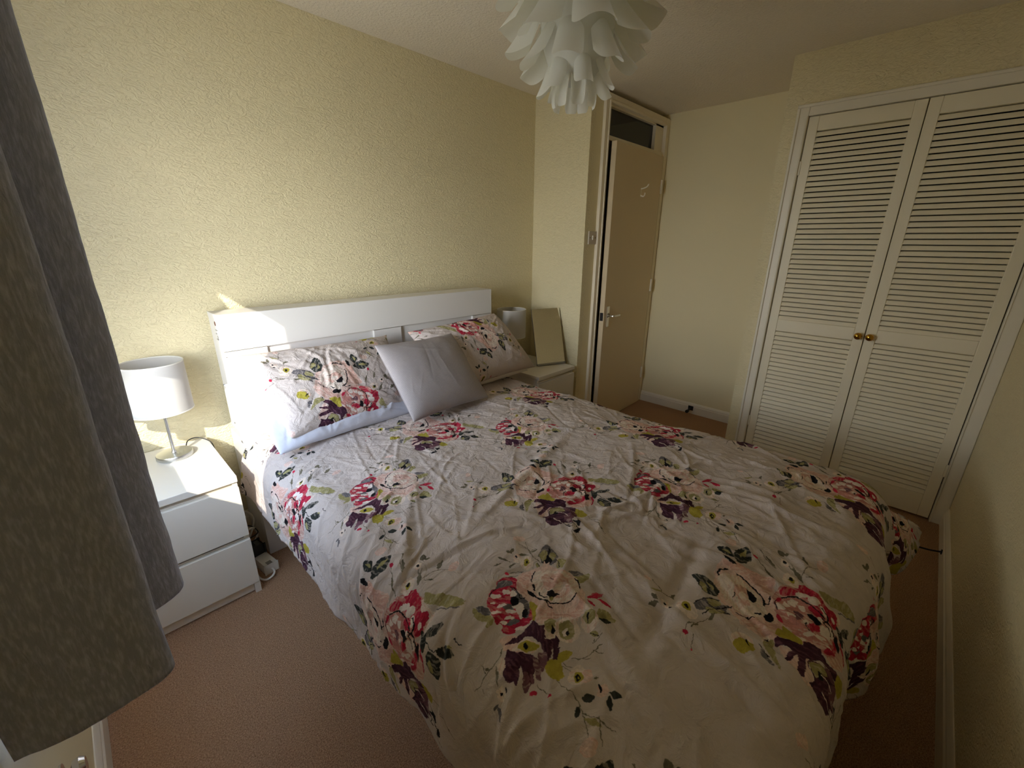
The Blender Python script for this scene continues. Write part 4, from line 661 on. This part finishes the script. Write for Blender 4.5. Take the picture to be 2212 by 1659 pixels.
# ------------------------------------------------------------------ curtains
def curtain(name, path, z0, z1, label, seed=0, edge=None):
    P = [np.array(p, float) for p in path]; Q = []
    for i in range(len(P)-1):
        p0 = P[max(i-1, 0)]; p1 = P[i]; p2 = P[i+1]; p3 = P[min(i+2, len(P)-1)]
        for t in np.arange(0, 1, 1/14):
            Q.append(.5*((2*p1)+(p2-p0)*t+(2*p0-5*p1+4*p2-p3)*t*t+(3*p1-p0-3*p2+p3)*t**3))
    Q.append(P[-1]); Q = np.array(Q)
    n = len(Q); k = 150
    zz = np.linspace(z0, z1, k)
    tf = (zz-z0)/(z1-z0)
    L = np.concatenate([[0], np.cumsum(np.hypot(*np.diff(Q, axis=0).T))])
    ns = 3*n; l2 = np.linspace(0, L[-1], ns)
    qx = np.interp(l2, L, Q[:, 0]); qy = np.interp(l2, L, Q[:, 1])
    X = np.repeat(qx[:, None], k, 1); Y = np.repeat(qy[:, None], k, 1); Z = np.repeat(zz[None], ns, 0)
    tx = np.gradient(qx); ty = np.gradient(qy); nn = np.hypot(tx, ty); nx = (-ty/nn)[:, None]; ny = (tx/nn)[:, None]
    LL = np.repeat(l2[:, None], k, 1)
    w = .006*fbm(LL*7, Z*2.2, seed+3, 3)+.0015*fbm(LL*60, Z*18, seed+4, 2)
    w = w*(.4+.6*np.clip((1-tf)*1.5, 0, 1))
    X = X+nx*w; Y = Y+ny*w
    if edge is not None:      # free edge set by height to shape the sun patch: stretch the folds from the fixed side
        yf, pz, py = edge
        f = (np.interp(zz, pz, py)-yf)/(qy.min()-yf)
        Y = yf+(Y-yf)*f[None]
    Z = Z+.010*vnoise(LL*9, LL*0, seed+7)*(1-tf)[None]**4
    # rounded hem
    o = grid_mesh(name, X, Y, Z, M['curtain'], uv=(LL, Z))
    md = o.modifiers.new('thickness', 'SOLIDIFY'); md.thickness = .008; md.offset = 0
    return tag(o, label, 'curtain', 'curtains at the window')
curtain('curtain', [(.012, -1.405), (.06, -1.412), (.135, -1.408), (.188, -1.398), (.203, -1.375), (.188, -1.345), (.13, -1.29), (.10, -1.255), (.15, -1.215), (.228, -1.185), (.254, -1.155), (.245, -1.128), (.17, -1.135), (.145, -1.115),
                    (.20, -1.04), (.247, -1.0), (.252, -.985), (.240, -.99), (.17, -1.06), (.11, -1.13), (.05, -1.20)], .655, 2.16,
        'grey-brown textured curtain hanging in deep folds at the left edge', 1)
curtain('curtain', [(.035, -.47), (.065, -.44), (.03, -.40), (.062, -.36), (.03, -.32), (.062, -.28), (.03, -.24), (.055, -.20), (.03, -.15)], .90, 2.16,  # unseen curtain; hem and free edge shaped to block the sun
        'unseen grey-brown curtain at the window corner, edge shaped to block sun', 8,
        (-.15, [.90, 1.18, 1.30, 1.62, 1.70, 2.16], [-.55, -.57, -.82, -.83, -.75, -.78]))
rod = empty('curtain_rail', (.06, -.75, 2.17), 'white curtain rail above the window', 'curtain rail')
tube('rail', [(.06, .68, 0), (.06, 0, 0), (.06, -.72, 0)], .010, M['white'], rod)
for yb in (.6, -.65): boxes('bracket', [(-.06, .06, yb-.008, yb+.008, -.008, .02)], M['white'], rod, .002)

# ------------------------------------------------------------------ pendant lamp of curled white petals
def petal_mesh(width, length, curl, flare, cup):
    """a sheet hanging down -z from the origin, outer face to +x"""
    n, k = 22, 22
    u = np.linspace(-1, 1, n); v = np.linspace(0, 1, k); U, V = np.meshgrid(u, v, indexing='ij')
    wv = width*(.80+.24*V)
    # rounded free corners
    edge = 1-.30*np.clip((np.abs(U)-.35)/.65, 0, 1)**2.2
    ln = length*V*edge
    ang = U*abs(curl)*(.75+.5*V)
    rad = wv/abs(curl)
    y = rad*np.sin(ang); x = -rad*(1-np.cos(ang))*cup*(1 if curl > 0 else -.8)
    x = x+flare*V**2
    return x, y, -ln
def pendant():
    cx, cy = 1.49, -1.275
    o = empty('pendant_lamp', (cx, cy, 1.81), 'white pendant lamp of layered curled petals hanging from the ceiling', 'ceiling lamp')
    lathe('core', [(0, .06), (.05, .075), (.085, .12), (.11, .19), (.115, .26), (.10, .34), (.06, .40), (.02, .43), (0, .43)], M['petal'], o, 32)
    tube('cord', [(0, 0, .42), (0, 0, .50), (0, 0, .535)], .003, M['wplast'], o)
    lathe('ceiling_rose', [(0, .50), (.02, .502), (.045, .525), (.05, .541), (0, .541)], M['wplast'], o, 32)
    # tiers: attach radius, attach height, tip radius, tip height, half width, count, phase, curl
    tiers = [(.034, .150, .058, .000, .027, 8, .1, -1.35), (.070, .175, .108, .040, .044, 7, .45, 1.45), (.095, .235, .168, .092, .060, 7, .05, 1.35),
             (.110, .305, .215, .155, .076, 7, .42, 1.25), (.115, .370, .246, .228, .088, 7, .1, 1.2), (.100, .425, .240, .310, .088, 7, .5, 1.2), (.07, .465, .19, .39, .08, 6, .2, 1.2)]
    g = np.random.default_rng(3)
    for (ra, za, rt, zt, hw, cnt, ph, curl) in tiers:
        for c in range(cnt):
            a = 2*math.pi*(c+ph)/cnt+g.normal(0, .05)
            dr, dz = rt-ra, za-zt; ln = math.hypot(dr, dz)*g.uniform(.97, 1.04); tl = math.atan2(dr, dz)
            fl = g.uniform(.01, .028) if rt > .1 else .004
            x, y, z = petal_mesh(hw*g.uniform(.95, 1.05), ln, curl*g.uniform(.9, 1.15), fl, g.uniform(.7, 1.0))
            tw = g.normal(0, .10)
            y2 = y*math.cos(tw)-x*math.sin(tw); x2 = x*math.cos(tw)+y*math.sin(tw)
            # lean outward
            xr = ra+x2*math.cos(tl)-z*math.sin(tl); zr = za+x2*math.sin(tl)+z*math.cos(tl)
            X = xr*math.cos(a)-y2*math.sin(a); Y = xr*math.sin(a)+y2*math.cos(a)
            grid_mesh('petal', X, Y, zr, M['petal'], parent=o)
pendant()

# ------------------------------------------------------------------ extension lead and plugs on the floor beside the near chest
ex = empty('extension_lead', (.572, -.340, 0), 'white extension lead lying on the carpet between chest and bed', 'extension lead')
Rz = Matrix.Rotation(math.radians(99), 4, 'Z')
bm = bmesh.new(); box(bm, -.07, .13, -.026, .026, .002, .042, Rz); bd = finish(bm, 'socket_block', M['wplast'], ex, bevel=.005, smooth='auto')
bm = bmesh.new(); box(bm, -.062, -.042, -.010, .010, .041, .044, Rz); finish(bm, 'switch', mat('grey_switch', srgb(150, 148, 142), .5), bd, bevel=.001)
tube('cable', [(.012, -.066, .02), (.014, -.092, .018), (.000, -.108, .012), (-.024, -.106, .006), (-.040, -.080, .005), (-.046, -.02, .005)], .0042, M['wplast'], ex)
tube('cable', [(-.040, .10, .008), (-.015, .13, .03), (.022, .14, .075), (.015, .13, .125), (-.020, .11, .135), (-.042, .10, .09), (-.028, .10, .05), (.015, .12, .055)], .0042, M['wplast'], ex)
tube('cable', [(-.035, .16, .01), (.005, .17, .08), (.030, .18, .14), (.010, .18, .19), (-.020, .17, .20), (-.044, .16, .15)], .0042, M['wplast'], ex)
pg = empty('plug_adaptor', (.563, -.285, .0425), 'black plug pushed into the white extension lead', 'plug')
bm = bmesh.new(); box(bm, -.024, .030, -.024, .024, .0, .042, Rz); finish(bm, 'plug_body', M['black'], pg, bevel=.009, smooth='auto')
tube('plug_cord', [(.0, .0, .040), (-.012, .03, .06), (-.030, .055, .075), (-.022, .09, .10), (.015, .09, .09), (.030, .05, .07), (-.01, .05, .055), (-.030, .08, .04)], .0028, M['black'], pg)
